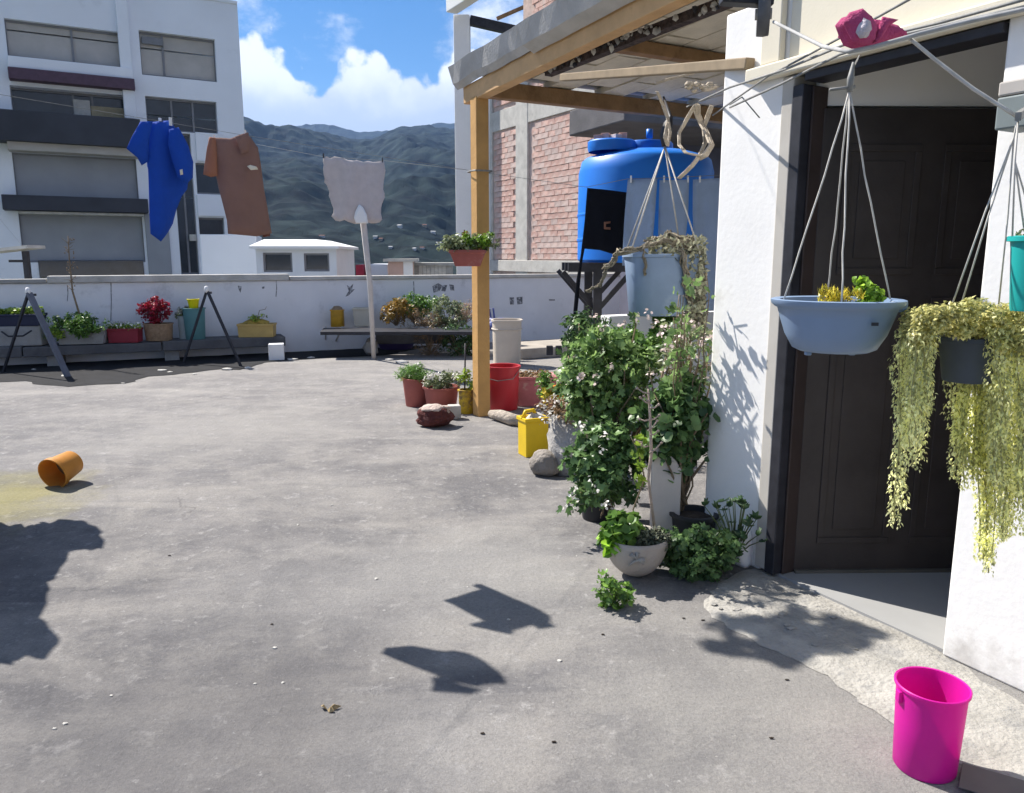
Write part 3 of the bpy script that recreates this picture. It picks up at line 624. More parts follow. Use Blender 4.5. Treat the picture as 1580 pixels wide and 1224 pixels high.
# white concrete frame to its left
fb = thing('frame_building', 'white building with a tall corner column and an open roof frame', 'building', AY(715, 420, 25))
F2 = Fac(AY(703, 400, 24.5), (1, .0)); x0 = F2.px(703, 300)[0]; x1 = F2.px(727, 300)[0]; x2 = F2.px(762, 300)[0]; ztp = F2.px(715, 22)[1]
b = MB(); F2.box(b, x0, x1, -11, ztp, -.5, .0); b.build('corner_column', M_white, fb, bevel=.02)
hl = F2.rect(728, 200, 752, 372)
b = MB(); F2.wall(b, x1 + .01, x2, -11, F2.px(740, 150)[1], .35, [(hl[0], hl[1] - .1, hl[2], hl[3])]); b.build('wall', M_white, fb)
b = MB(); F2.box(b, hl[0], hl[1], hl[2], hl[3], -.34, -.28); w = b.build('window', M_shut, fb); b = MB(); F2.box(b, hl[1] - .45, hl[1] - .15, hl[2] + 1.8, hl[3] - .1, -.275, -.25); b.build('pane', M_glass, w)
b = MB(); e = F2.pt(x0, ztp, .05); b.bar(e + Vector((-.05, -.1, .15)), e + Vector((1.9, -3.0, .35)), .35, .35); b.build('roof_beam', M_white, fb, bevel=.02)
b = MB(); b.bar(F2.pt(x1, ztp - .12, -.2), F2.pt(x1 + 2.0, ztp - .55, -.2), .22, .26); b.build('roof_beam', M_dark, fb)
b = MB(); b.bar(F2.pt(x1 + .8, ztp - .1, -.1), F2.pt(x1 + 2.4, ztp + .55, -.1), .09, .09); b.build('rafter', M_beam, fb)
# dark neighbour behind the water tank
D_ = Fac(AY(905, 300, 13.2), (.9, .43)); nb_ = thing('neighbour_house', 'slate grey house wall with a dark projecting slab behind the blue tank', 'house', D_.pt(2, -11))
sl = mat('slate_paint', (.13, .13, .17), .85, .12, 1.5)
b = MB(); D_.box(b, .9, 9, -11, D_.px(1060, 150)[1] + .5, -.3, 0); b.build('wall', sl, nb_)
b = MB(); q = D_.rect(888, 188, 1010, 216); D_.box(b, -.35, 9, q[2], q[3] + .1, .005, 1.6); b.build('roof_slab', mat('slab_grey', (.12, .115, .12), .9, .2, 2, .3), nb_, bevel=.02)
# ================================================================== THE HOUSE ON THE RIGHT
Q = Fac(P1, (U.x, U.y)); Q.n = -Vv
def splash(m, z0=.0, z1=.20, col=(.40, .37, .33), amt=.6):
    nt = m.node_tree; N = nt.nodes; L = nt.links; b = N['Principled BSDF']; src = b.inputs['Base Color'].links[0].from_socket; tc = N.new('ShaderNodeTexCoord'); sx = N.new('ShaderNodeSeparateXYZ'); L.new(tc.outputs['Object'], sx.inputs[0])
    n = N.new('ShaderNodeTexNoise'); n.inputs['Scale'].default_value = 7; n.inputs['Detail'].default_value = 9; n.inputs['Roughness'].default_value = .75; L.new(tc.outputs['Object'], n.inputs['Vector'])
    k = N.new('ShaderNodeMath'); k.operation = 'MULTIPLY_ADD'; L.new(n.outputs['Fac'], k.inputs[0]); k.inputs[1].default_value = -.7; L.new(sx.outputs[2], k.inputs[2])
    mr = N.new('ShaderNodeMapRange'); L.new(k.outputs[0], mr.inputs[0]); mr.inputs[1].default_value = z1 - .42; mr.inputs[2].default_value = z0 - .42; mr.inputs[4].default_value = amt
    mx = N.new('ShaderNodeMix'); mx.data_type = 'RGBA'; L.new(mr.outputs[0], mx.inputs['Factor']); L.new(src, mx.inputs['A']); mx.inputs['B'].default_value = (*col, 1); L.new(mx.outputs['Result'], b.inputs['Base Color']); return m
M_hw = splash(mat('house_wall_paint', (.83, .815, .785), .85, .05, 1.6, .06, 40, blot=((.60, .57, .52), 3.2, .60, .45)))
ZL = 2.28; DW = .93
house = thing('house', 'white rendered house wall with a dark doorway on the right of the terrace', 'house', P1)
b = MB(); Q.box(b, -.40, -.001, 0, 2.62, -.36, 0); b.build('pillar', M_hw, house, bevel=.012)
b = MB(); Q.box(b, DW, 5.5, 0, ZL, -.16, 0); b.build('wall', M_hw, house, bevel=.008)
b = MB(); Q.box(b, .003, 5.5, ZL + .003, 3.25, -.16, .004); b.build('upper_wall', M_cream, house)
b = MB(); Q.box(b, -.20, 5.5, ZL - .01, ZL + .05, .006, .06); b.build('lintel', M_cream, house, bevel=.008)
b = MB(); Q.box(b, -.13, -.02, ZL + .053, 2.72, .006, .04); b.build('upright', M_cream, house, bevel=.005)
b = MB(); Q.box(b, -.02, .045, 0.02, ZL - .013, -.30, .012); b.build('plaster_reveal', mat('beige_plaster', (.50, .47, .42), .9, .08, 3), house, bevel=.006)
# room behind the door
M_floor = mat('grey_floor_paint', (.30, .30, .295), .6, .06, 2)
b = MB(); b.obox(Q.pt(.047, .0, -.02), U * 2.6, Vv * 2.4, (0, 0, .015)); b.build('room_floor', M_floor, house)
b = MB(); b.obox(Q.pt(-.3, 0, -2.4), U * 3.4, Vv * .1, (0, 0, 2.5)); b.obox(Q.pt(-.34, 0, -.363), U * .1, Vv * 2.1, (0, 0, 2.5)); b.obox(Q.pt(2.9, 0, -.17), U * .1, Vv * 2.2, (0, 0, 2.5)); b.build('room_wall', M_white, house)
b = MB(); b.obox(Q.pt(-.34, 2.52, -.165), U * 3.4, Vv * 2.4, (0, 0, .1)); b.build('room_ceiling', M_white, house)
door = thing('front_door', 'dark brown panelled metal door standing open in a black frame', 'door', Q.pt(.06, 0, -.05))
M_door = mat('dark_brown_door', (.042, .035, .032), .5, .25, 3, .05, 90, spec=.3, blot=((.045, .038, .034), 5, .58, .6))
b = MB(); Q.box(b, .048, .105, .016, ZL - .06, -.13, .02); Q.box(b, .106, DW - .004, ZL - .05, ZL - .014, -.10, .02); b.build('frame', M_dark, door, bevel=.004)
b = MB(); Q.box(b, .107, .118, .016, ZL - .065, -.12, -.03); b.build('frame_strip', mat('copper_brown', (.05, .036, .032), .45), door, bevel=.003)
dl = Q.pt(.12, 0, -.10); LW = .98; LH = 2.13; LZ = .02
DF = Fac(dl + Vector((0, 0, LZ)), (1, .02))
b = MB(); DF.box(b, 0, LW, LZ, LH, -.045, 0); leaf = b.build('leaf', M_door, door, bevel=.004)
for (a0, a1, z0, z1) in ((.10, .44, 1.42, 1.98), (.54, .88, 1.42, 1.98), (.10, .44, .16, 1.32), (.54, .88, .16, 1.32)):
    b = MB()
    for (p0, p1, q0, q1) in ((a0, a1, z0, z0 + .03), (a0, a1, z1 - .03, z1), (a0, a0 + .03, z0 + .031, z1 - .031), (a1 - .03, a1, z0 + .031, z1 - .031)): DF.box(b, p0, p1, q0, q1, .001, .008)
    DF.box(b, a0 + .07, a1 - .07, z0 + .07, z1 - .07, .001, .006); b.build('panel', M_door, leaf, bevel=.005)
b = MB(); DF.box(b, .002, LW, .012, .03, .002, .02); b.build('kick_strip', mat('worn_metal', (.10, .095, .08), .5), leaf)
b = MB(); DF.box(b, -.02, 1.35, LH + .012, 2.45, -.06, -.02); b.build('transom_panel', M_white, house)
b = MB(); q = AY(1572, 150, 2.6); 
box_ = thing('meter_box', 'small grey electrical box with a beige lid above the hanging pots', 'box', q)
b.box(q + Vector((0.02, .0, -.10)), (.13, .10, .10), .5); b.build('case', mat('teal_grey', (.18, .21, .21), .6), box_, bevel=.006); b = MB(); b.box(q + Vector((0.02, 0, .002)), (.13, .10, .045), .5); b.build('lid', M_blind, box_, bevel=.006)
# apron in front of the door
M_apr = mat('rough_apron', (.335, .32, .29), .95, .2, 5, .6, 55, blot=((.24, .235, .225), 7, .52, .7))
pix = [(1085, 932), (1105, 905), (1140, 884), (1172, 876), (1215, 893), (1300, 930), (1400, 975), (1458, 1012), (1640, 1130), (1640, 1330), (1580, 1290), (1500, 1190), (1400, 1135), (1330, 1085), (1250, 1030), (1150, 985), (1100, 955)]
P, F, D = tri_poly([(G(x, y).x, G(x, y).y) for x, y in pix], .035, .03); b = MB()
for p, d in zip(P, D):
    k = min(1, d / .10); b.v.append(Vector((p.x, p.y, .002 + .009 * k + .008 * k * noise.noise(Vector((p.x * 7, p.y * 7, 0))) + .006 * k * noise.noise(Vector((p.x * 22, p.y * 22, 4))))))
b.f = [tuple(f) if (P[f[1]] - P[f[0]]).cross(P[f[2]] - P[f[0]]) > 0 else tuple(reversed(f)) for f in F]; struct(b.build('door_apron', M_apr, smooth=True))
# broken screed pieces along the apron's edge
for i in range(20):
    t = random.random(); x = 1085 + 190 * t + random.uniform(-30, 60); y = 900 + 70 * random.random() + 40 * t
    if y < 884 + max(0, x - 1175) * .43: continue
    p = G(x, y); b = MB(); r = random.uniform(.010, .026); b.rock(p + Vector((0, 0, .012)), (r, r * random.uniform(.6, 1), r * .22), i, .5, 1)
    tag(b.build('concrete_chip', M_apr, loc=p), 'pale flake of broken concrete lying on the rough patch by the door', 'rubble', 'broken concrete flakes by the door')
b = MB(); q0 = G(1484, 1184); b.obox(q0 + Vector((0, 0, .0)), G(1580, 1212) - q0, G(1478, 1222) - q0, (0, 0, .003)); b.v = [v + Vector((0, 0, .013)) for v in b.v]
tag(b.build('drain_plate', mat('dark_brown_plate', (.12, .105, .098), .7), loc=q0, bevel=.002), 'dark flat metal plate on the floor behind the pink bucket', 'plate')
# ================================================================== THE ROOF
roof = thing('pergola_roof', 'lean to roof of grey slabs on orange and brown timber beams', 'roof', G(742, 643))
PB = G(743, 641); ZR = 3.04                                  # post foot, underside of the slabs at the corner
def rf(u, v, z=0): return Vector((PB.x, PB.y, 0)) + U * u + Vv * v + Vector((0, 0, ZR + .035 * u + z))
b = MB(); b.box(PB, (.125, .125, ZR - .14), math.atan2(U.y, U.x)); post = tag(b.build('post', M_post, loc=PB, bevel=.006), 'tall square ochre wooden post holding up the corner of the roof', 'post')
b = MB(); b.bar(rf(-.22, 0, -.085), rf(6.2, 0, -.085), .11, .15); b.build('edge_beam', mat('pale_ochre_timber', (.62, .39, .19), .7, .10, 5, .15, 40, blot=((.45, .26, .1), 4, .58, .5)), roof, bevel=.006)
for u, m_ in ((.02, M_beam), (1.55, M_beam), (3.1, M_beam)):
    b = MB(); b.bar(rf(u, .06, -.07 if u < 1 else -.05), rf(u, 5.6, -.07 if u < 1 else -.05), .10, .14 if u < 1 else .09); b.build('cross_beam', m_, roof, bevel=.006)
M_slab = mat('roof_slab_grey', (.68, .61, .49), .95, .12, 4, .35, 55, blot=((.40, .34, .26), 5, .6, .5))
sm_ = []
for k in range(5):
    bm = bmesh.new(); bmesh.ops.create_cube(bm, size=1)
    for v in bm.verts: v.co = Vector((v.co.x * .578 + random.uniform(-.006, .006), v.co.y * .275 + random.uniform(-.005, .005), v.co.z * .05 + random.uniform(-.004, .004)))
    me = bpy.data.meshes.new('roof_slab'); bm.to_mesh(me); bm.free(); me.materials.append(M_slab); sm_.append(me)
ang = math.atan2(U.y, U.x); tl = math.atan(.035)
for j in range(18):
    for i in range(10):
        u = .25 + i * .6 + (.3 if j % 2 else 0); v = .10 + (j + .5) * .29
        o = bpy.data.objects.new('roof_slab', sm_[(i * 3 + j) % 5]); C.objects.link(o); o.parent = roof
        o.matrix_local = Matrix.Translation(rf(u, v, .03 + random.uniform(-.004, .004)) - roof.location) @ Matrix.Rotation(ang, 4, 'Z') @ Matrix.Rotation(-tl + random.uniform(-.01, .01), 4, 'Y') @ Matrix.Rotation(random.uniform(-.012, .012), 4, 'X')
b = MB(); b.obox(rf(-.1, -.05, .068), U * 6.3 + Vector((0, 0, .22)), Vv * 5.6, (0, 0, .03)); b.build('roof_deck', M_conc, roof)
# overhanging edge sheets
M_edge = mat('weathered_sheet', (.46, .45, .435), .9, .16, 3, .3, 60, blot=((.24, .18, .14), 4, .62, .6))
for k, (u0, u1, dz, w) in enumerate(((-.30, 1.18, .0, .12), (1.10, 3.0, -.03, .17), (2.93, 6.2, .0, .12))):
    b = MB(); n = 10
    for i in range(n + 1):
        u = u0 + (u1 - u0) * i / n; wv = .014 * noise.noise(Vector((u * 3, k, 0)))
        for (v, z) in ((-.075, -.02 + wv), (-w + wv, .03 + wv * 2), (-w - .05, .17 + wv), (-w - .015, .185 + wv), (.05, .13), (.05, .10), (-w + .03 + wv, .10), (-.06, .01 + wv)): b.v.append(rf(u, v, z + dz))
    for i in range(n):
        for q in range(8): b.f.append((i * 8 + q, i * 8 + (q + 1) % 8, i * 8 + 8 + (q + 1) % 8, i * 8 + 8 + q))
    b.f += [tuple(reversed(range(8))), tuple(n * 8 + q for q in range(8))]; b.build('edge_sheet', M_edge, roof, fix=True)
# rusty batten hung under the slabs
q0 = G(846, 112, 2.93); q1 = G(1125, 2, 2.99); b = MB(); b.bar(q0, q1, .07, .06); bat = b.build('rusty_batten', mat('rusty_metal', (.075, .055, .050), .9, .5, 25, .8, 60), roof)
for i in range(44):
    p = q0.lerp(q1, random.random()); k = random.uniform(.4, 1.0); b = MB(); b.rock(p + Vector((-.034, -.03, random.uniform(-.035, .025))), (.024 * k, .016, .026 * k), i, .8, 1); b.build('mortar_lump', (M_lconc, M_conc, M_dark, M_conc)[i % 4], bat)
# a pale pole under the roof running to the pillar
q0 = G(868, 120, 2.78); q1 = Q.pt(-.2, 2.36, .03); b = MB(); b.bar(q0, q1, .05, .05); tag(b.build('tie_pole', mat('pale_timber', (.26, .20, .13), .8, .15, 8), loc=q0, bevel=.006), 'pale wooden batten tied from the house pillar back under the roof', 'pole')
# low white wall behind the shrubs
b = MB(); q0 = AY(941, 488, 6.6); b.obox((q0.x, q0.y, 0), Vv * 3.2, U * -.14, (0, 0, q0.z)); tag(b.build('court_wall', M_white, loc=(q0.x, q0.y, 0), bevel=.01), 'low white wall behind the tall green shrubs', 'wall')
# ================================================================== CLOTHES ON THE LINES
def line(name, label, pts, r, m, cat='line', group=None, n=6):
    b = MB(); b.tube(pts, r, n); return tag(b.build(name, m, loc=pts[0], smooth=True), label, cat, group)
def sagged(a, b_, sag, n=10): return [a.lerp(b_, i / n) - Vector((0, 0, sag * 4 * (i / n) * (1 - i / n))) for i in range(n + 1)]
def peg(p, parent, m=None, s=1.0):
    q = MB(); q.obox(Vector(p) + Vector((-.004 * s, -.008, -.02 * s)), (.008 * s, 0, 0), (0, .016, 0), (0, 0, .036 * s)); return q.build('peg', m or M_white, parent)
M_blue = mat('royal_blue_cloth', (.010, .070, .42), .85, .10, 5, .75, 13, transl=.12)
M_brown = mat('brown_cloth', (.27, .155, .125), .9, .08, 6, .6, 12, transl=.12)
M_tan = mat('tan_cloth', (.40, .19, .12), .9, .08, 6, .2, 240, transl=.25)
M_towel = mat('off_white_towel', (.58, .52, .50), .95, .06, 8, .6, 9, transl=.12, blot=((.44, .38, .37), 5, .58, .5))
YB, YW = 3.70, 4.15
t = thing('blue_shirt', 'bright royal blue shirt hanging from the clothesline, its hem tapering down', 'shirt', AY(245, 190, YB), 'clothes on the line')
garment('body', [(232, 189), (248, 187), (262, 186), (276, 205), (288, 232), (292, 250), (294, 270), (290, 292), (281, 303), (274, 322), (268, 345), (258, 360), (247, 373), (231, 361), (229, 330), (228, 300), (227, 262), (224, 240), (226, 215)], YB, M_blue, t, .022, .055, (8, 1.2), .022, seed=2, lean=.0, phi=38, ref=(250, 190))
garment('sleeve', [(214, 189), (233, 189), (228, 214), (227, 250), (217, 256), (210, 244), (192, 231), (201, 212)], YB, M_blue, t, .02, .03, (9, 3), .02, seed=5, oy=-.03, phi=38, ref=(250, 190))
garment('sleeve', [(256, 202), (270, 199), (285, 228), (293, 252), (292, 276), (280, 286), (268, 276), (260, 250), (254, 225)], YB, M_blue, t, .02, .03, (9, 3), .02, seed=8, oy=-.055, phi=38, ref=(250, 190))
garment('emblem', [(268, 265), (272, 264), (273, 272), (269, 273)], YB, M_cream, t, .004, .0, step=.01, oy=-.098, phi=38, ref=(250, 190))
peg(AY(247, 188, YB), t); peg(AY(263, 187, YB), t)
t = thing('brown_polo_shirt', 'brown polo shirt with a collar and a pale chest mark on the clothesline', 'shirt', AY(372, 210, YW), 'clothes on the line')
garment('body', [(324, 212), (340, 213), (355, 214), (370, 208), (379, 205), (388, 214), (398, 228), (403, 255), (408, 290), (414, 320), (421, 360), (396, 365), (352, 361), (350, 340), (340, 300), (333, 268), (326, 240)], YW, M_brown, t, .016, .03, (7, .9), .022, seed=1, phi=34, ref=(368, 210))
garment('sleeve', [(322, 212), (331, 214), (333, 240), (334, 272), (324, 274), (312, 270), (315, 250), (318, 228)], YW, M_tan, t, .022, .012, (9, 2), .02, seed=4, oy=-.02, phi=34, ref=(368, 210))
garment('side_panel', [(381, 207), (389, 215), (398, 229), (404, 258), (409, 292), (415, 322), (422, 364), (410, 366), (404, 320), (396, 282), (390, 250), (382, 234)], YW, mat('dark_brown_cloth', (.17, .066, .05), .9, .1, 6, .3, 240), t, .02, .03, (9, 1), .022, seed=6, oy=.05, phi=34, ref=(368, 210))
garment('collar', [(359, 213), (379, 206), (382, 220), (380, 236), (368, 239), (364, 225)], YW, M_brown, t, .008, .004, step=.02, oy=-.045, phi=34, ref=(368, 210))
garment('emblem', [(377, 258), (382, 256), (392, 259), (394, 263), (383, 264)], YW, M_cream, t, .002, 0, step=.012, oy=-.048, phi=34, ref=(368, 210))
peg(AY(330, 213, YW), t); peg(AY(378, 206, YW), t)
lp = AY(738, 265, PB.y - .08)
line('clothesline', 'thin grey line with the blue and brown shirts, tied round the ochre post', [lp, AY(372, 208, YW), AY(252, 188, YB), AY(252, 188, YB) + (AY(252, 188, YB) - AY(372, 208, YW)).normalized() * 3], .0011, M_wire, group='washing lines')
b = MB(); b.lathe([(.095, -.008), (.10, 0), (.095, .008), (.09, 0), (.095, -.008)], 16, square=.55, M=Matrix.Translation((PB.x, PB.y, AY(741, 265, PB.y).z)) @ Matrix.Rotation(ang, 4, 'Z')); tag(b.build('wire_tie', M_wire, loc=(PB.x, PB.y, AY(741, 265, PB.y).z)), 'grey wire wrapped round the ochre post half way up', 'wire')
YT = 10.5
t = thing('white_towel', 'ragged off white towel pegged by two corners in front of the dark hill', 'towel', AY(545, 245, YT), 'clothes on the line')
garment('cloth', [(498, 243), (510, 242), (530, 246), (552, 248), (575, 250), (592, 249), (594, 262), (592, 285), (593, 305), (588, 322), (590, 338), (580, 346), (566, 343), (548, 346), (530, 340), (518, 342), (512, 334), (514, 322), (508, 308), (507, 295), (502, 282), (499, 262)], YT, M_towel, t, .012, .05, (4, .8), .05, wob=.03, seed=3)
garment('patch', [(555, 316), (561, 320), (567, 332), (569, 345), (550, 345), (547, 336), (550, 325)], YT, M_white, t, .006, .0, step=.04, oy=-.045)
peg(AY(499, 240, YT), t, M_dark, 1.6); peg(AY(590, 247, YT), t, M_dark, 1.6)
line('clothesline', 'thin grey line holding the white towel, tied to the ochre post', [lp + Vector((.02, .1, .01)), AY(592, 248, YT), AY(499, 242, YT), A.pt(*A.px(300, 205), .0)], .0018, M_wire, group='washing lines')
b = MB(); b.tube([G(577, 555), AY(571, 440, 11.1), AY(560, 338, 10.62)], [.034, .036, .042], 10); tag(b.build('line_prop', mat('grey_white_pole', (.55, .52, .50), .8, .1, 6), loc=G(577, 555), smooth=True), 'pale leaning pole propping up the line with the white towel', 'pole')
# added unseen sheet left of the frame, its outline cut to cast the terrace shadow
e_ = Vector((.36, -.93, 0)).normalized(); s_ = Vector((-SUNV.x, -SUNV.y, 0)) / SUNV.z; c_ = G(160, 832) - s_ * 2.05; poly = []
for x, y in [(-160, 800), (0, 808), (45, 812), (100, 800), (140, 806), (158, 818), (156, 846), (108, 852), (84, 880), (72, 915), (64, 955), (95, 985), (80, 1005), (40, 1022), (0, 1024), (-80, 1040), (-260, 1000)]:
    g = G(x, y) - c_; det = e_.x * s_.y - e_.y * s_.x; poly.append(((g.x * s_.y - g.y * s_.x) / det, (e_.x * g.y - e_.y * g.x) / det))
P, F, D = tri_poly(poly, .05, .07); b = MB(); nv = e_.cross(Vector((0, 0, 1)))
b.v = [c_ + e_ * p.x + Vector((0, 0, p.y)) + nv * .05 * noise.noise(Vector((p.x * 4, p.y, 0))) for p in P]; b.f = [tuple(f) for f in F]
solid(tag(b.build('added_shade_sheet', mat('added_shade_cloth', (.03, .035, .06), .9, .1, 4), loc=c_ + Vector((0, 0, 2)), smooth=True), 'added unseen dark sheet at the far left, shaped to shade the terrace', 'sheet', 'clothes on the line'), .004)
sh_t = max(p.y for p in P); e0 = min(p.x for p in P) - .6; e1 = max(p.x for p in P) + .6; lends = [AY(252, 188, YB) + (AY(252, 188, YB) - AY(372, 208, YW)).normalized() * 3, AY(40, 386, 12.85), c_ + e_ * e1 + Vector((0, 0, sh_t))]
line('clothesline', 'thin grey line added to carry the unseen shade sheet at the far left', [lends[1], c_ + e_ * e0 + Vector((0, 0, sh_t)), lends[2]], .0008, M_wire, group='washing lines')
for k, p in ((0, lends[0]), (2, lends[2])): b = MB(); b.tube([Vector((p.x, p.y, 0)), Vector((p.x, p.y, p.z + .06))], .022, 8); tag(b.build('line_pole', M_wire, loc=(p.x, p.y, 0), smooth=True), ('grey steel pole ending the line with the blue and brown shirts', 'added grey steel pole at the far end of the line with the dark sheet', 'grey steel pole at the near end of the line with the dark sheet')[k], 'pole', 'washing line poles')
# ================================================================== PLANTERS ALONG THE PARAPET
ZS = .30
def frontline(px, back=0.0):                                 # where the shelf's front edge lies in that direction
    r_ = ray(px, 500); n_ = Vector((PD.y, -PD.x, 0)); t_ = (PL + n_ * (.50 - back) - EYE).dot(n_) / r_.dot(n_); p_ = EYE + r_ * t_; return Vector((p_.x, p_.y, ZS))
FL = frontline(-220); FR = frontline(440); FL.z = FR.z = .16; sd_ = (FR - FL).normalized(); sb = Vector((-sd_.y, sd_.x, 0))
t = thing('plank_shelf', 'long grey concrete plank shelf standing on blocks before the parapet on the left', 'shelf', Vector((FL.x, FL.y, 0)).lerp(FR, .6))
for i in range(3):
    a = FL + (FR - FL) * (i / 3); b = MB(); b.obox(Vector((a.x, a.y, .16)) + sd_ * .008, sd_ * ((FR - FL).length / 3 - .016), sb * .485, (0, 0, ZS - .16 - .01 * (i % 2))); b.build('plank', mat('plank_grey', (.12, .118, .12), .9, .2, 3, .5, 40, blot=((.20, .195, .185), 4, .56, .6)), t, bevel=.012)
for x in (-150, 66, 250): 
    p = frontline(x, .12); b = MB(); b.obox(Vector((p.x, p.y, 0)), sd_ * .2, sb * .3, (0, 0, .157)); b.build('support_block', M_conc, t, bevel=.01)
p = G(415, 557); b = MB(); b.obox(p, Vector((.21, .05, 0)), (-.05, .2, 0), (0, 0, .24)); tag(b.build('white_block', M_white, loc=p, bevel=.008), 'small white block standing on the floor at the shelf end', 'block')
def pot(parent, c, r0, r1, h, m, name='pot', rim=.012, sx=1, sy=1, square=0, rz=0, wall=.012, soil=True, wob=0, nseg=28):
    """a hollow pot: r0 at the foot, r1 at the mouth, with a rolled rim and soil"""
    c = Vector(c); M = Matrix.Translation(c) @ Matrix.Rotation(rz, 4, 'Z'); b = MB()
    pr = [(0.001, .0), (r0 * .96, .0), (r0, .006), (r0 + (r1 - r0) * .85, h * .85), (r1, h - rim * 1.6), (r1 + rim, h - rim * 1.5), (r1 + rim, h - .002), (r1 + rim * .5, h), (r1 - wall, h - .002), (r1 - wall - (r1 - r0) * .2, h * .8), (r0 - wall, .012), (.001, .012)]
    b.lathe(pr, nseg, sx, sy, M, wob, square); o = b.build(name, m, parent); smooth_angle(o, 50)
    if soil:
        s = MB(); k = r1 - wall - (r1 - r0) * .12 - .002; zz = h * .86
        s.lathe([(.001, zz + .015), (k * .6, zz + .012), (k, zz)], nseg, sx, sy, M, 0, square); s.build('soil', M_soil, parent, smooth=True)
    return o
def box_planter(parent, c, w, d, h, m, rz=0, taper=.88, name='trough', soil=True, rim=.012):
    return pot(parent, c, .5 * taper, .5, h, m, name, rim, w, d, .96, rz, wall=.05, soil=soil, nseg=40)
def trough(parent, c, w, d, h, m, rz=0, taper=.9, name='trough', soil=True):
    """rectangular hollow planter"""
    c = Vector(c); M = Matrix.Translation(c) @ Matrix.Rotation(rz, 4, 'Z'); b = MB(); k = taper; wl = .012; rm = .010
    def ring(x, y, z): return [M @ Vector(q) for q in ((-x, -y, z), (x, -y, z), (x, y, z), (-x, y, z))]
    rs = [ring(w / 2 * k, d / 2 * k, 0), ring(w / 2, d / 2, h - .03), ring(w / 2 + rm, d / 2 + rm, h - .028), ring(w / 2 + rm, d / 2 + rm, h), ring(w / 2 - wl, d / 2 - wl, h), ring(w / 2 * k - wl, d / 2 * k - wl, .015)]
    for r_ in rs: b.v += r_
    for i in range(5):
        for q in range(4): b.f.append((i * 4 + q, i * 4 + (q + 1) % 4, i * 4 + 4 + (q + 1) % 4, i * 4 + 4 + q))
    b.f += [(3, 2, 1, 0), (20, 21, 22, 23)]; o = b.build(name, m, parent, bevel=.004)
    if soil:
        s = MB(); s.fan(ring(w / 2 - wl - .003, d / 2 - wl - .003, h * .85)); s.build('soil', M_soil, parent)
    return o
def onshelf(px, py): return frontline(px, .03)
# ragged black sheet on the floor, painting the wall's shade further out
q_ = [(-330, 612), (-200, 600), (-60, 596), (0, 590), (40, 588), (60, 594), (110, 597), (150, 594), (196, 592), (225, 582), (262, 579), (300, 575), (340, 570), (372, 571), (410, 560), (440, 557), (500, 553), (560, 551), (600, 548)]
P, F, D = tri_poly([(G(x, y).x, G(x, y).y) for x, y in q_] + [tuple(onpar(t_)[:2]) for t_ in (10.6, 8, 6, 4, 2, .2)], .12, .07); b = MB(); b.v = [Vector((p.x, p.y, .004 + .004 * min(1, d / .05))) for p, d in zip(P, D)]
b.f = [tuple(f) if (P[f[1]] - P[f[0]]).cross(P[f[2]] - P[f[0]]) > 0 else tuple(reversed(f)) for f in F]; struct(b.build('painted_shade_strip', mat('painted_shade_black', (.013, .013, .015), .95, .3, 5, .4, 60, blot=((.06, .058, .06), 4, .62, .5))))
# 1 navy trough on a grey block, far left
p = onshelf(22, 524); t = thing('grey_block', 'big rough grey block under the navy trough on the shelf', 'block', p); b = MB(); b.obox(p + Vector((-.32, 0, .001)), Vector((.56, .16, 0)), (-.05, .3, 0), (0, 0, .27)); b.build('block', M_conc, t, bevel=.015)
b = MB(); b.tube([p + Vector((-.16, -.03, .21)), p + Vector((-.06, -.06, .15)), p + Vector((.10, -.0, .15)), p + Vector((.20, .04, .22))], .012, 6); b.build('handle', M_dark, t, smooth=True)
q = p + Vector((-.06, .2, .275)); t = thing('navy_trough', 'navy blue trough of lime green plants on the grey block at the far left', 'planter', q, 'planters along the parapet')
trough(t, q, .62, .26, .16, mat('navy_plastic', (.025, .030, .06), .6, .1, 5), .2)
P_, N_ = clumps([q + Vector((x, random.uniform(-.06, .06), .17 + .05 * (x + .3))) for x in np.linspace(-.28, .27, 14)], 90, .06); leaves('foliage', P_, N_, .05, T_OVAL, L_lime, t)
# 2 green bush in a grey planter
p = onshelf(118, 527); t = thing('grey_planter', 'grey stone planter with a wide bright green bush and a tall dry stalk', 'planter', p, 'planters along the parapet')
trough(t, p + Vector((0, .15, .001)), .62, .28, .22, M_conc, .2)
plant(t, p + Vector((0, .1, .1)), p + Vector((-.0, .02, .28)), (.36, .18, .13), 70, 55, .055, .045, T_OVAL, L_green, M_stem, .006, stems=30)
P_, N_ = clumps([p + Vector((random.uniform(-.36, -.2), random.uniform(-.1, 0), random.uniform(.1, .25))) for k in range(10)], 40, .05); leaves('foliage', P_, N_, .05, T_OVAL, L_lime, t)
top = AY(105, 364, p.y + .1); b = MB(); b.tube([p + Vector((.04, .1, .2)), AY(112, 450, p.y + .1), AY(107, 400, p.y + .1), top], [.016, .012, .009, .006], 6)
for k in range(24):
    a = random.random(); c = AY(112, 450, p.y + .1).lerp(top, a); b.tube([c, c + Vector((random.uniform(-.10, .12), random.uniform(-.05, .05), random.uniform(.0, .09)))], [.004, .002], 4)
b.build('dry_stalk', M_twig, t, smooth=True)
b = MB(); 
for k in range(30):
    a = random.random() ** .6; c = AY(112, 450, p.y + .1).lerp(top, a) + Vector((random.uniform(-.08, .10), 0, random.uniform(-.02, .06))); b.rock(c, (.009, .009, .012), k, .3, 1)
b.build('seed_heads', M_twig, t, kind='stuff')
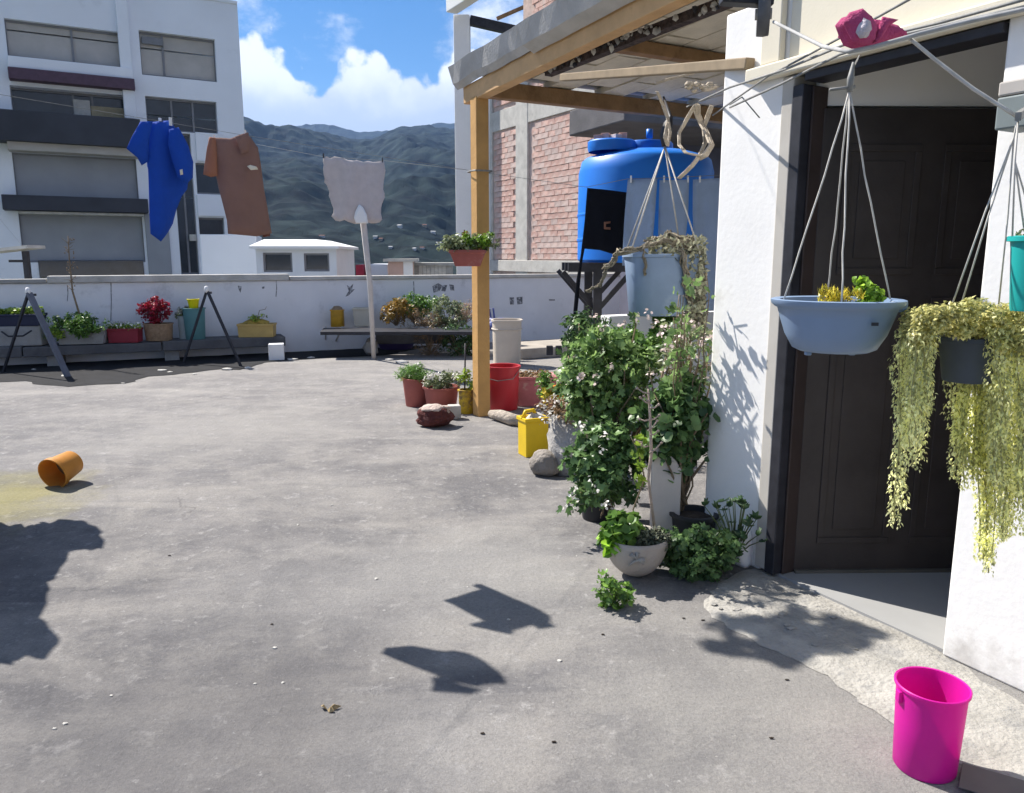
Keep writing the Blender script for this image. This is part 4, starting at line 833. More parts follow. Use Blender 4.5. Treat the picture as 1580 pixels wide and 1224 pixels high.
# 3 red box with flowers
p = onshelf(186, 523); t = thing('red_planter', 'dark red box planter with small white and yellow flowers between grey and tan pots', 'planter', p, 'planters along the parapet')
trough(t, p + Vector((0, .11, .001)), .41, .22, .20, mat('dark_red_plastic', (.27, .025, .04), .55, .1, 5), .12, .96)
cs = [p + Vector((random.uniform(-.2, .2), random.uniform(.0, .2), .23)) for k in range(24)]
P_, N_ = clumps(cs, 26, .045); leaves('foliage', P_, N_, .035, T_OVAL, L_lime, t); P_, N_ = clumps(cs, 9, .055); leaves('flowers', P_ + np.array([0, 0, .02]), N_, .028, T_ROUND, L_white, t)
# 4 tan pot with dark red plant
p = onshelf(236, 518); t = thing('tan_pot', 'tan sacking covered pot holding a bushy dark red plant', 'planter', p, 'planters along the parapet')
pot(t, p + Vector((0, .17, .001)), .175, .19, .25, mat('sacking', (.36, .24, .145), .95, .2, 20, .6, 90), sx=1.0, sy=.8, square=.4, wob=.08)
plant(t, p + Vector((0, .15, .2)), p + Vector((.0, .12, .44)), (.20, .15, .17), 55, 40, .045, .045, T_OVAL, L_red, mat('red_stem', (.16, .03, .03), .7), .006, stems=25)
# 5 teal bucket with a yellow tub in it
p = onshelf(294, 514); t = thing('teal_bucket', 'teal plastic bucket standing on the shelf behind the trestle', 'bucket', p)
pot(t, p + Vector((0, .15, .001)), .135, .155, .46, mat('teal_plastic', (.10, .24, .25), .5, .08, 5), soil=True)
q = p + Vector((.01, .13, .42)); t = thing('yellow_tub', 'bright yellow round tub tipped inside the teal bucket', 'tub', q); pot(t, q, .055, .085, .17, mat('bright_yellow', (.68, .60, .0), .5, .05, 4), soil=False, rim=.006)
q = p + Vector((-.17, .17, .001)); t = thing('pale_jar', 'pale grey jar with leafy plant left of the teal bucket', 'jar', q, 'planters along the parapet'); pot(t, q, .075, .08, .34, mat('pale_teal', (.33, .38, .38), .6, .1, 6), rim=.008)
P_, N_ = clumps([q + Vector((random.uniform(-.1, .12), random.uniform(-.06, .06), random.uniform(.33, .45))) for k in range(14)], 30, .045); leaves('foliage', P_, N_, .045, T_OVAL, L_grey, t); leaves('flowers', P_[::6] + np.array([0, -.02, .02]), N_[::6], .035, T_ROUND, L_white, t)
# 6 yellow trough
p = onshelf(391, 508); t = thing('yellow_trough', 'yellow trough planter with a small sprawling plant at the shelf end', 'planter', p, 'planters along the parapet')
trough(t, p + Vector((0, .16, .001)), .52, .26, .20, mat('faded_yellow', (.52, .36, .12), .6, .1, 5, blot=((.55, .44, .26), 5, .55, .5)), .1, .97)
b = MB(); b.rock(p + Vector((0, .14, .20)), (.22, .1, .08), 3, .2, 2); b.build('moss_mound', mat('yellow_moss', (.36, .25, .05), .95, .4, 25, .8, 70), t)
plant(t, p + Vector((0, .12, .22)), p + Vector((.02, .1, .30)), (.11, .07, .08), 14, 26, .035, .035, T_OVAL, L_lime, M_twig, .004)
b = MB(); b.tube([p + Vector((.03, .1, .28)), p + Vector((.07, .1, .40)), p + Vector((.16, .1, .42)), p + Vector((.18, .1, .46))], [.006, .005, .004, .003], 5); b.build('bent_stem', M_twig, t, smooth=True)
# right-hand shelf
ZR2 = .40; q0 = G(494, 512, ZR2); q1 = G(745, 512, ZR2)
t = thing('low_bench', 'low dark plank bench of plants on thin pale legs before the parapet', 'bench', Vector((q0.x, q0.y, 0)))
b = MB(); b.obox(q0 + Vector((0, 0, -.05)), q1 - q0, (-.1, .62, 0), (0, 0, .05)); b.build('plank', M_dark, t, bevel=.006)
b = MB(); a0 = G(575, 512, .36); b.obox(Vector((a0.x, a0.y + .25, .14)), (1.25, .06, 0), (0, .06, 0), (0, 0, .20)); b.build('front_board', mat('plank_grey', (1, 1, 1)), t, bevel=.01)
for x, x2 in ((503, 502), (528, 514)):
    b = MB(); a = G(x, 505, ZR2 + .02); g = G(x2, 537); b.tube([a, g], .014, 6); b.build('leg', M_lconc, t, smooth=True)
for x in (600, 690):
    a = G(x, 530); b = MB(); b.box(Vector((a.x, a.y + .2, 0)), (.14, .3, ZR2 - .052)); b.build('support_block', M_conc, t, bevel=.01)
def onb(px, py): return G(px, py, ZR2)
p = onb(519, 505); t = thing('orange_jug', 'orange yellow cut jug with dark top standing on the low bench', 'jug', p, 'planters along the parapet'); pot(t, p + Vector((0, .1, .002)), .105, .10, .27, mat('amber_plastic', (.50, .27, .02), .5, .2, 8, blot=((.12, .07, .02), 9, .6, .7)), square=.5)
b = MB(); b.rock(p + Vector((0, .1, .27)), (.09, .09, .06), 4, .4, 2); b.build('dry_plant', M_twig, t)
p = onb(558, 504); t = thing('cream_box_pot', 'cream square pot on the low bench behind the pole', 'planter', p, 'planters along the parapet'); trough(t, p + Vector((0, .14, .002)), .30, .24, .29, mat('cream_plastic', (.56, .52, .42), .6, .08, 5), .1, .85)
def bush(px, py, Y, r, n, per, sp, ls, tm, lm, label, base_z=.42, stem=M_twig, group='plants on the low bench', name='bench_shrub'):
    c = AY(px, py, Y); bs = Vector((c.x, c.y, base_z)); t = thing(name, label, 'plant', bs, group); plant(t, bs, c, Vector(r) * 1.15, int(n * 1.4), per, sp, ls, tm, lm, stem, .007, stems=min(n, 30)); return t
bush(611, 482, 12.4, (.24, .2, .17), 45, 30, .05, .05, T_OVAL, leafmat('leaf_rusty_yellow', (.24, .155, .03)), 'rusty yellow shrub on the low bench right beside the pole')
bush(640, 472, 12.7, (.34, .2, .16), 55, 32, .06, .055, T_OVAL, L_green, 'dark green mounded shrub at the back of the low bench')
bush(652, 496, 12.3, (.26, .18, .16), 45, 30, .05, .045, T_BLADE, L_dry, 'dry brown straggly plant in the middle of the low bench')
bush(690, 492, 12.4, (.24, .2, .30), 70, 32, .06, .05, T_OVAL, L_grey, 'tall grey green shrub on the low bench left of the ochre post')
bush(716, 478, 12.6, (.18, .2, .16), 30, 30, .05, .05, T_BLADE, leafmat('leaf_straw', (.36, .25, .15)), 'straw brown plant on the low bench just left of the ochre post')
bush(664, 528, 11.9, (.26, .16, .2), 40, 20, .05, .05, T_BLADE, L_dry, 'dry hanging growth on the floor in front of the low bench', .02)
bush(710, 528, 11.9, (.30, .18, .22), 60, 28, .055, .05, T_OVAL, L_dark, 'dark leafy plant spread on the floor in front of the low bench', .02)
p = G(608, 541); t = thing('purple_tub', 'shallow purple tub on the floor under the low bench', 'tub', p); pot(t, p + Vector((0, .25, 0)), .24, .30, .19, mat('purple_plastic', (.07, .05, .16), .6, .1, 5), sx=1.1)
b = MB(); p = G(572, 550); b.rock(p + Vector((-.03, .2, .12)), (.12, .12, .15), 3, .3, 2, .8); tag(b.build('grey_stone', M_conc, loc=p), 'grey rough stone on the floor beside the foot of the pale pole', 'stone')
# trestles
def trestle(apex, f0, f1, label, thick):
    t = thing('trestle', label, 'trestle', (Vector(f0) + Vector(f1)) / 2, 'metal trestles by the shelf'); a = Vector(apex)
    b = MB(); b.bar(a, f0, .028, .028); b.build('leg', M_dark, t)
    b = MB(); b.bar(a + Vector((.01, -.005, 0)), f1, thick, .03); b.build('leg', mat('blue_grey_steel', (.11, .12, .15), .45, .15, 6, spec=.5) if thick > .04 else M_dark, t)
    b = MB(); b.bar(a + Vector((0, .0, -.03)), a + Vector((0, .12, -.03)), .05, .03); b.build('top_bar', M_dark, t)
    b = MB(); b.rock(a + Vector((0, -.01, .02)), (.035, .03, .05), 2, .15, 2); b.build('end_cap', M_white, t, smooth=True)
trestle(AY(44, 452, 9.9), G(5, 575), G(105, 582), 'dark A shaped metal trestle with a wide blue grey leg at the far left', .075)
trestle(AY(319, 449, 10.95), G(283, 561), G(372, 566), 'thin dark A shaped metal trestle in front of the teal bucket', .03)
q = AY(48, 383, 13.0); t = thing('metal_bracket', 'pale topped metal bracket on a dark post rising behind the parapet at the far left', 'bracket', (q.x, q.y, -1))
b = MB(); b.bar(AY(-60, 394, 13.0), AY(56, 381, 13.0), .5, .05); b.build('top_plate', M_lconc, t); b = MB(); b.bar((q.x - .1, q.y, -1), (q.x - .1, q.y, q.z - .05), .08, .08); b.build('post', M_dark, t); b = MB(); b.bar(AY(15, 403, 13), AY(42, 403, 13), .06, .04); b.build('arm', M_dark, t)
# pebbles and flakes at the edge of the shelf's shadow
for x, y, r in ((100, 581, .045), (52, 571, .03), (250, 573, .05), (262, 575, .035), (350, 571, .06), (383, 569, .05), (300, 578, .03), (190, 592, .02), (620, 560, .07), (645, 563, .05), (600, 556, .05), (450, 556, .06), (480, 553, .05)):
    p = G(x, y); b = MB(); b.rock(p + Vector((0, 0, r * .2)), (r * 1.4, r, r * .35), x, .5, 1); tag(b.build('screed_flake', M_lconc, loc=p), 'pale flake of broken screed lying on the far terrace floor', 'rubble', 'broken screed flakes before the shelf')
# ================================================================== ROUND THE FOOT OF THE POST
q = AY(722, 411, PB.y - .20); t = thing('hanging_planter', 'red plastic trough of green plants fixed half way up the ochre post', 'planter', q)
trough(t, q, .30, .17, .145, M_terra, -.05, .72, soil=True)
b = MB(); b.box(q + Vector((.07, .12, .05)), (.03, .08, .04), ang); b.build('bracket', M_dark, t)
plant(t, q + Vector((0, 0, .1)), q + Vector((-.0, 0, .205)), (.27, .12, .06), 60, 34, .04, .038, T_OVAL, L_grey, M_stem, .004, stems=20)
P_, N_ = clumps([q + Vector((random.uniform(-.02, .2), random.uniform(-.1, .0), random.uniform(.2, .27))) for k in range(18)], 30, .04); leaves('foliage', P_, N_, .038, T_OVAL, leafmat('leaf_bright_green', (.15, .27, .03)), t)
P_, N_ = clumps([q + Vector((-.04, -.02, .28)), q + Vector((-.01, 0, .30))], 9, .02); leaves('flowers', P_, N_, .025, T_ROUND, L_red, t)
p = G(641, 630); t = thing('red_pot', 'dusty red pot of feathery light green plants, rearmost at the post foot', 'pot', p, 'dusty red pots by the post')
pot(t, p + Vector((0, .15, 0)), .115, .145, .29, M_terra, rim=.012)
plant(t, p + Vector((0, .15, .25)), p + Vector((-.02, .12, .34)), (.19, .15, .06), 40, 70, .04, .045, T_BLADE, leafmat('leaf_feathery', (.12, .23, .05)), M_stem, .004, stems=14)
p = G(679, 636); t = thing('red_pot', 'wide dusty red pot of small white flowered plants in front at the post foot', 'pot', p, 'dusty red pots by the post')
pot(t, p + Vector((0, .17, 0)), .145, .175, .23, M_terra, rim=.012)
plant(t, p + Vector((0, .15, .2)), p + Vector((.02, .12, .30)), (.20, .14, .07), 46, 34, .045, .034, T_OVAL, L_grey, M_stem, .004, stems=18)
P_, N_ = clumps([p + Vector((random.uniform(-.16, .2), random.uniform(-.02, .2), random.uniform(.28, .36))) for k in range(16)], 8, .04); leaves('flowers', P_, N_, .022, T_ROUND, L_white, t)
p = G(719, 640); t = thing('yellow_pot', 'little yellow topped dirty pot between the red pot and the ochre post', 'pot', p)
pot(t, p + Vector((0, .08, 0)), .07, .075, .235, mat('dirty_yellow_plastic', (.55, .36, .02), .6, .2, 6, blot=((.13, .08, .05), 5, .45, .9)), rim=.01)
b = MB(); g = G(718, 640); b.tube([g + Vector((-.01, .1, .2)), AY(718, 530, g.y + .12)], .008, 6); b.build('stake', M_dark, t, smooth=True)
P_, N_ = clumps([p + Vector((random.uniform(-.06, .06), .08, random.uniform(.25, .42))) for k in range(9)], 24, .04); leaves('foliage', P_, N_, .035, T_OVAL, L_lime, t)
p = G(670, 661); b = MB(); b.rock(p + Vector((0, .1, .085)), (.165, .13, .105), 5, .28, 3, .75); t = thing('red_stone', 'dark red round stone with a whitened top in front of the red pots', 'stone', p)
b.build('stone', mat('maroon_stone', (.12, .035, .03), .9, .35, 12, .9, 40, blot=((.05, .02, .02), 12, .5, .8)), t, smooth=True); b = MB(); b.rock(p + Vector((.0, .1, .15)), (.135, .10, .045), 8, .45, 3); b.build('white_crust', mat('lime_crust', (.50, .40, .35), .95, .25, 15, .8, 50), t, smooth=True)
p = G(700, 648); b = MB(); b.box(p + Vector((.0, .06, 0)), (.12, .10, .13), .2); tag(b.build('pale_brick', M_lconc, loc=p, bevel=.012), 'small pale worn brick set against the foot of the red pot', 'brick')
p = G(776, 636); t = thing('red_bucket', 'big plain red plastic bucket standing right of the ochre post', 'bucket', p)
pot(t, p + Vector((0, .17, 0)), .145, .165, .44, mat('red_plastic', (.46, .030, .040), .42, .10, 3, blot=((.20, .02, .025), 3, .6, .5)), rim=.012, soil=False)
b = MB(); b.tube([p + Vector((-.176, .17, .415)), p + Vector((-.18, .0, .34)), p + Vector((-.05, -.01, .31)), p + Vector((.10, -.01, .33)), p + Vector((.176, .17, .415))], .004, 6)
b.build('handle', M_wire, t, smooth=True)
p = G(782, 566); t = thing('cream_drum', 'tall cream plastic drum behind the red bucket near the post', 'drum', p)
pot(t, p + Vector((0, .2, 0)), .19, .205, .64, mat('cream_drum_plastic', (.56, .49, .40), .5, .06, 4, blot=((.40, .33, .26), 4, .58, .5)), rim=.016, soil=False, square=.35)
b = MB(); b.lathe([(.206, .50), (.218, .505), (.218, .515), (.206, .52)], 28, M=Matrix.Translation(p + Vector((0, .2, 0))), square=.35); b.build('hoop', mat('cream_drum_plastic', (1, 1, 1)), t, smooth=True)
p = G(764, 556); t = thing('white_board', 'white board leaning upright beside the cream drum behind the post', 'board', p); b = MB(); b.obox(p, (.26, .02, 0), (0, .02, 0), (.0, .06, .50)); b.build('board', M_white, t, bevel=.004)
q = AY(768, 508, 11.9); t = thing('blue_bag', 'lumpy blue violet bag lying on the white board behind the post', 'bag', q); b = MB(); b.rock(q + Vector((-.0, .1, .06)), (.24, .14, .11), 2, .4, 3); b.build('bag', mat('violet_plastic', (.10, .12, .30), .45, .15, 8), t, smooth=True)
b = MB(); b.tube([q + Vector((-.1, .1, .12)), q + Vector((-.13, .1, .30)), q + Vector((-.07, .1, .31)), q + Vector((-.05, .1, .13))], .015, 6); b.build('handle', mat('violet_plastic', (1, 1, 1)), t, smooth=True)
p = G(820, 628); t = thing('planter_tub', 'square tub painted pink and red, full of dry soil, right of the red bucket', 'tub', p)
trough(t, p + Vector((.04, .2, 0)), .40, .34, .30, mat('pink_red_paint', (.40, .13, .14), .8, .25, 3, blot=((.52, .42, .36), 2.4, .50, .85)), .1, .96)
b = MB(); b.obox(p + Vector((-.18, .045, 0)), (.07, -.003, 0), (.003, .02, 0), (-.01, 0, .27)); b.build('white_slat', M_white, t)
P_, N_ = clumps([p + Vector((random.uniform(-.12, .2), random.uniform(.05, .35), .29)) for k in range(30)], 16, .05); leaves('dry_leaves', P_, N_, .04, T_OVAL, L_dry, t)
p = G(850, 556); t = thing('concrete_step', 'low broad beige concrete step on the floor before the tank', 'step', p); b = MB(); b.obox(p + Vector((-.45, .05, 0)), Vv * 2.2, -U * .9, (0, 0, .16)); b.build('step', mat('beige_step', (.36, .32, .27), .9, .15, 4, .3, 50), t, bevel=.02)
for x in (848, 862): b = MB(); g = G(x, 548, .162); b.box(g, (.09, .08, .13)); tag(b.build('dark_brick', M_dark, loc=g, bevel=.01), 'small dark block standing on the beige concrete step, %s of two' % ('left' if x == 848 else 'right'), 'block')
q0 = G(757, 648); q1 = G(803, 660); b = MB(); b.tube([q0 + Vector((0, .02, .055)), q0.lerp(q1, .35) + Vector((0, .03, .06)), q0.lerp(q1, .7) + Vector((0, 0, .055)), q1 + Vector((.06, .02, .05))], [.035, .055, .058, .045], 9)
tag(b.build('log', mat('bleached_wood', (.36, .31, .26), .95, .3, 9, 1.0, 30, blot=((.14, .11, .09), 8, .56, .7)), loc=q0, smooth=True), 'short bleached log lying on the floor between bucket and yellow container', 'log')
# yellow cut container
p = G(823, 706); t = thing('yellow_container', 'bright yellow cut open plastic container beside the grey rock', 'container', p)
m_ = mat('yellow_plastic', (.74, .50, .015), .4, .08, 4, blot=((.60, .52, .25), 4, .62, .5)); trough(t, p + Vector((0, .09, 0)), .19, .15, .30, m_, .42, .98, soil=True)
b = MB(); c = p + Vector((0, .09, .30)); b.tube([c + Vector((-.08, -.05, -.01)), c + Vector((-.06, -.04, .045)), c + Vector((.0, -.01, .05)), c + Vector((.03, .01, -.005))], .016, 8); b.build('handle', m_, t, smooth=True)
b = MB(); b.rock(c + Vector((.02, .0, -.02)), (.07, .06, .05), 4, .4, 2); b.build('dry_plant', M_lconc, t)
p = G(878, 742); t = thing('cement_block', 'big pale weathered cement planter block with dry flowers on top', 'block', p)
b = MB(); b.rock(p + Vector((.05, .2, .19)), (.19, .20, .26), 9, .35, 3, .75); b.build('block', mat('weathered_cement', (.38, .365, .345), .95, .2, 4, .8, 30, blot=((.22, .21, .19), 3, .55, .6)), t, smooth=True)
plant(t, p + Vector((.03, .2, .38)), p + Vector((-.0, .15, .47)), (.20, .14, .08), 34, 26, .045, .03, T_OVAL, L_dry, M_twig, .004, stems=26)
P_, N_ = clumps([p + Vector((random.uniform(-.18, .18), random.uniform(.02, .25), random.uniform(.42, .55))) for k in range(18)], 9, .04); leaves('flowers', P_, N_, .022, T_ROUND, L_white, t)
p = G(842, 738); b = MB(); b.rock(p + Vector((.01, .1, .075)), (.115, .10, .10), 14, .3, 3, .75); tag(b.build('stone', mat('brown_grey_stone', (.27, .24, .21), .95, .2, 6, .8, 40), loc=p, smooth=True), 'rounded brown grey stone at the foot of the pale cement block', 'stone')
q = AY(872, 634, 5.9); t = thing('orange_pot', 'orange plastic pot with yellow flowers half hidden at the left of the tall shrub', 'pot', (q.x, q.y, 0)); b = MB(); b.box(Vector((q.x, q.y + .02, 0)), (.22, .2, q.z - .001)); b.build('stand', M_conc, t)
pot(t, q, .075, .10, .19, mat('orange_plastic', (.70, .26, .01), .45, .08, 4)); P_, N_ = clumps([q + Vector((random.uniform(-.2, .06), random.uniform(-.06, .05), random.uniform(.12, .28))) for k in range(16)], 24, .045); leaves('foliage', P_, N_, .04, T_OVAL, L_green, t)
P_, N_ = clumps([q + Vector((random.uniform(-.16, -.02), -.06, random.uniform(.10, .26))) for k in range(7)], 14, .03); leaves('flowers', P_, N_, .035, T_ROUND, L_yel, t)
# ================================================================== TANK, STAND, TOWELS
YK = 8.7; kc = AY(992, 405, YK); kr = .72
t = thing('water_tank', 'big round blue plastic water tank on a black stand under the roof edge', 'tank', kc); kh = AY(992, 236, YK - .5).z - kc.z
b = MB(); b.lathe([(.001, 0), (kr * .96, 0), (kr, .03), (kr * 1.005, kh * .5), (kr, kh * .86), (kr * .955, kh * .97), (kr * .9, kh), (kr * .62, kh + .06), (kr * .40, kh + .07), (kr * .39, kh + .15), (kr * .37, kh + .165), (.001, kh + .17)], 48, M=Matrix.Translation(kc))
m_ = mat('tank_blue', (.012, .185, .70), .42, .06, 2, spec=.4); smooth_angle(b.build('shell', m_, t), 40)
b = MB(); 
for z in (.22, .46): b.lathe([(kr * 1.003, kh * z - .02), (kr * 1.018, kh * z), (kr * 1.003, kh * z + .02)], 48, M=Matrix.Translation(kc))
b.build('rib', m_, t, smooth=True)
b = MB(); b.lathe([(.24, 0), (.25, .03), (.25, .10), (.235, .115), (.001, .12)], 24, M=Matrix.Translation(kc + Vector((-.40, -.22, kh + .04)))); smooth_angle(b.build('hatch', m_, t), 40)
b = MB(); b.tube([kc + Vector((-.02, -.3, kh + .17)), kc + Vector((-.02, -.3, kh + .26))], .035, 8); b.build('valve', m_, t, smooth=True)
q = kc + Vector((-.42, -.2, kh + .163)); t = thing('brick_scraps', 'pale red broken bricks weighing down the lid of the blue tank', 'rubble', q)
for k in range(4): b = MB(); b.box(q + Vector((-.12 + .085 * k, random.uniform(-.06, .06), .0)), (.085, .14, .05 + .02 * (k % 2)), random.uniform(-.6, .6)); b.build('brick', MBR[k % 3], t, bevel=.004)
t = thing('tank_stand', 'black metal frame stand with braced legs carrying the blue water tank', 'stand', (kc.x, kc.y, 0)); zt_ = kc.z - .004
for sx in (-1, 1):
    for sy in (-1, 1):
        x = kc.x + sx * .55; y = kc.y + sy * .5; b = MB(); b.bar((x, y, .0), (x, y, zt_ - .09), .09, .09); b.build('leg', M_dark, t)
        for s2 in (-1, 1): b = MB(); b.bar((x, y - .05 * sy, zt_ - .50), (x + s2 * .36, y - .05 * sy, zt_ - .09), .05, .05); b.build('brace', M_dark, t)
for sy in (-.5, 0, .5): b = MB(); b.bar((kc.x - .86, kc.y + sy, zt_ - .045), (kc.x + .8, kc.y + sy, zt_ - .045), .10, .09); b.build('beam', M_dark, t)
b = MB(); b.box((kc.x, kc.y, zt_ - .0), (1.3, 1.2, .003)); b.build('top_plate', M_dark, t)
YQ = 6.05; M_gb = mat('grey_blue_towel', (.34, .44, .61), .95, .06, 7, .4, 160, transl=.1)
for i, (pts, lab) in enumerate((([(969, 277), (1014, 276), (1012, 300), (1007, 360), (1003, 410), (960, 410), (963, 350), (967, 300)], 'grey blue towel on the line, leftmost of three before the tank'),
        ([(1020, 277), (1066, 276), (1064, 330), (1060, 370), (1056, 430), (1016, 430), (1018, 340)], 'grey blue towel on the line, middle one of three before the tank'),
        ([(1075, 275), (1124, 272), (1130, 340), (1128, 480), (1084, 482), (1078, 420), (1075, 330)], 'longest grey blue towel on the line, next to the white pillar'))):
    c = AY(pts[0][0], pts[0][1], YQ); t = thing('grey_blue_towel', lab, 'towel', c, 'grey blue towels before the tank'); garment('cloth', pts, YQ, M_gb, t, .008, .05, (7, .7), .035, seed=i * 3, oy=.06 * i)
    for x in (.1, .9): a = AY(pts[0][0] * (1 - x) + pts[1][0] * x, 276, YQ + .06 * i); peg(a, t, M_white, 1.4)
t = thing('black_trousers', 'black cloth with a small pale tag hung before the blue tank', 'cloth', AY(935, 290, YQ + .5), 'clothes on the line'); m_ = mat('black_cloth', (.006, .007, .012), .95, .2, 6, .3, 200)
garment('cloth', [(906, 290), (936, 293), (968, 297), (967, 340), (963, 375), (958, 394), (945, 392), (925, 386), (902, 384), (898, 405), (890, 490), (884, 488), (888, 440), (896, 392), (902, 340)], YQ + .5, m_, t, .012, .03, (6, .8), .04, seed=4)
garment('tag', [(931, 343), (941, 342), (941, 345), (934, 346), (934, 351), (941, 351), (941, 355), (931, 354)], YQ + .5, M_tan, t, .002, 0, step=.02, oy=-.04)
line('clothesline', 'thin dark line under the roof carrying the grey blue towels', [lp + Vector((.06, .1, 0)), AY(905, 289, YQ + .5), AY(969, 276, YQ), AY(1016, 275, YQ), AY(1124, 270, YQ + .12), AY(1180, 266, YQ + .3)], .002, M_wire, group='washing lines')
# ================================================================== HANGING GREY-BLUE BASIN WITH DRIED VINES
YH = 4.9; q = AY(1017, 486, YH); hh = AY(1017, 392, YH).z - q.z
t = thing('hanging_basin', 'square grey blue basin hung on white cords, draped with dried vines', 'planter', q, 'hanging planters')
m_ = mat('faded_blue_plastic', (.22, .30, .43), .6, .08, 4, blot=((.34, .42, .52), 4, .55, .6)); pot(t, q, .185, .225, hh, m_, 'basin', .012, 1.0, .76, .55, .12)
hk = AY(1026, 226, YH + .05)
for dx, dy in ((-.215, -.15), (.20, -.17), (.16, .17), (-.2, .17)):
    b = MB(); b.tube([q + Vector((dx, dy, hh)), hk], .005, 5); b.build('cord', M_rope, t, smooth=True)
b = MB(); b.tube([hk, hk + Vector((0, 0, .06)), hk + Vector((.015, 0, .13)), hk + Vector((.03, 0, .17)), AY(1024, 150, YH + .3)], [.02, .035, .03, .012, .006], 8); b.build('hook', M_dark, t, smooth=True)
M_vine = mat('dead_vine', (.27, .235, .175), .95, .3, 14, .9, 50, blot=((.12, .105, .07), 10, .55, .7))
b = MB(); r0 = q + Vector((0, -.06, hh))
def vine(pts, r, n=7):
    pp = []
    for i in range(len(pts) - 1):
        for k in range(4): pp.append(pts[i].lerp(pts[i + 1], k / 4) + Vector([random.uniform(-1, 1) * r * .6 for _ in range(3)]))
    pp.append(pts[-1])
    for q_ in range(9): b.tube([p + Vector([random.uniform(-1, 1) * r * .75 for _ in range(3)]) for p in pp], [r * random.uniform(.16, .34) for _ in pp], 5)
vp = lambda *a: [AY(x, y, YH - .17 + d) for x, y, d in a]
vine(vp((935, 415, .2), (948, 395, .1), (965, 385, .02), (1000, 380, 0), (1030, 372, 0), (1060, 378, .05), (1075, 400, .1)), .022)
vine(vp((1000, 376, .05), (1030, 364, .1), (1060, 368, .1), (1078, 384, .15), (1080, 430, .2), (1078, 480, .2)), .03); vine(vp((1060, 372, .1), (1072, 400, .12), (1070, 450, .12), (1075, 500, .2)), .032); vine(vp((1050, 380, .0), (1058, 420, .0), (1064, 470, .05), (1052, 500, .05)), .024)
vine(vp((992, 386, -.01), (994, 400, -.01), (996, 424, -.01)), .012); vine(vp((935, 415, .2), (925, 440, .25), (905, 450, .3)), .014); vine(vp((1076, 390, .1), (1084, 430, .2), (1082, 470, .2), (1086, 520, .25)), .026)
for k in range(40): x = random.uniform(1000, 1082); y = 372 + random.uniform(-6, 8) if x < 1050 else random.uniform(372, 500); c = AY(x, y, YH - .16 + random.uniform(0, .14)); b.rock(c, (.010, .010, .016), k, .5, 1)
b.build('dried_vine', M_vine, t, smooth=True)
P_ = np.array([list(AY(random.uniform(1000, 1088), random.uniform(366, 520), YH - .2 + random.uniform(0, .3))) for k in range(2600)]); P_ = P_[(P_[:, 2] < 1.62)]
P_ = np.array([p for p in P_ if p[0] > q.x + .14 or p[2] > q.z + hh - .03]); leaves('dry_leaves', P_, np.tile([0, -1, .3], (len(P_), 1)), .034, T_OVAL, leafmat('leaf_dead', (.29, .29, .19)), t)
# bark strips looped over the lines under the roof
t = thing('bark_strips', 'pale curled strips of dry bark looped over the lines beside the pillar', 'bark', AY(1060, 150, 4.6)); m_ = mat('dry_bark', (.46, .40, .32), .9, .2, 10, .6, 40)
def strip(pp, w, Y=4.6):
    pts = [AY(x, y, Y + .1 * math.sin(i)) for i, (x, y) in enumerate(pp)]; b = MB(); n = len(pts); fine = []
    for i in range(n - 1):
        for k in range(4): fine.append(pts[i].lerp(pts[i + 1], k / 4))
    fine.append(pts[-1]); ws = [w * .38 * (1 + .2 * math.sin(i * .37)) for i in range(len(fine))]; [b.tube([f_ + Vector((o_ * w, o_ * w * .5, random.uniform(-.002, .002))) for f_ in fine], ws, 6) for o_ in (-.5, 0, .5)]; b.build('strip', m_, t, smooth=True)
strip([(1014, 142), (1022, 160), (1030, 182), (1034, 205), (1030, 225), (1026, 212), (1030, 190)], .012); strip([(1074, 160), (1060, 184), (1048, 205), (1048, 224), (1058, 236), (1078, 240), (1086, 238)], .014)
strip([(1098, 164), (1092, 180), (1086, 196), (1088, 220), (1080, 240), (1068, 256), (1048, 275)], .016); strip([(1076, 162), (1076, 176), (1082, 190), (1090, 204), (1098, 224), (1088, 240), (1078, 245)], .022); strip([(1013, 127), (1050, 118), (1090, 108), (1130, 100)], .010)
b = MB(); 
for k in range(14): b.rock(AY(1062 + random.uniform(-2, 42), 134 + random.uniform(-5, 6), 4.6), (.02, .02, .012), k, .6, 2)
b.build('knot', m_, t, smooth=True)
# ================================================================== THE TALL SHRUBS BY THE PILLAR
L_ger = leafmat('geranium_leaf', (.150, .240, .080), .38); L_gerd = leafmat('geranium_dark_leaf', (.095, .170, .060), .38)
def shrub(base, px, py, Y, r, n, per, sp, ls, tm, lm, label, stem=M_twig, sr=.010, flowers=None, name='shrub'):
    c = AY(px, py, Y); t = thing(name, label, 'plant', base); cs = plant(t, base, c, r, n, per, sp, ls, tm, lm, stem, sr, stems=min(n, 34))
    if flowers:
        k = flowers[0]; ii = rng.integers(0, len(cs), k); P_, N_ = clumps([cs[i] + rng.normal(0, .04, 3) + np.array([-.03, -.06, .03]) for i in ii], flowers[1], .03); leaves('flowers', P_, N_, flowers[2], T_ROUND, flowers[3], t)
    return t
g = G(930, 838)
for (px, py, r, h, lab) in ((925, 812, .10, .16, 'dark grey plastic pot of the tall shrub, left one at its foot'), (1078, 862, .115, .20, 'dark plastic pot in the shade at the foot of the white pillar')):
    p = G(px, py); t = thing('dark_pot', lab, 'pot', p); pot(t, p + Vector((0, .14, 0)), r * .85, r, h, mat('dark_grey_plastic', (.035, .035, .038), .6, .2, 6))
bA = G(925, 812) + Vector((0.06, .2, .22)); bB = G(1060, 860) + Vector((0, .2, .22))
L_fl = leafmat('petal_pale_pink', (.56, .47, .44))
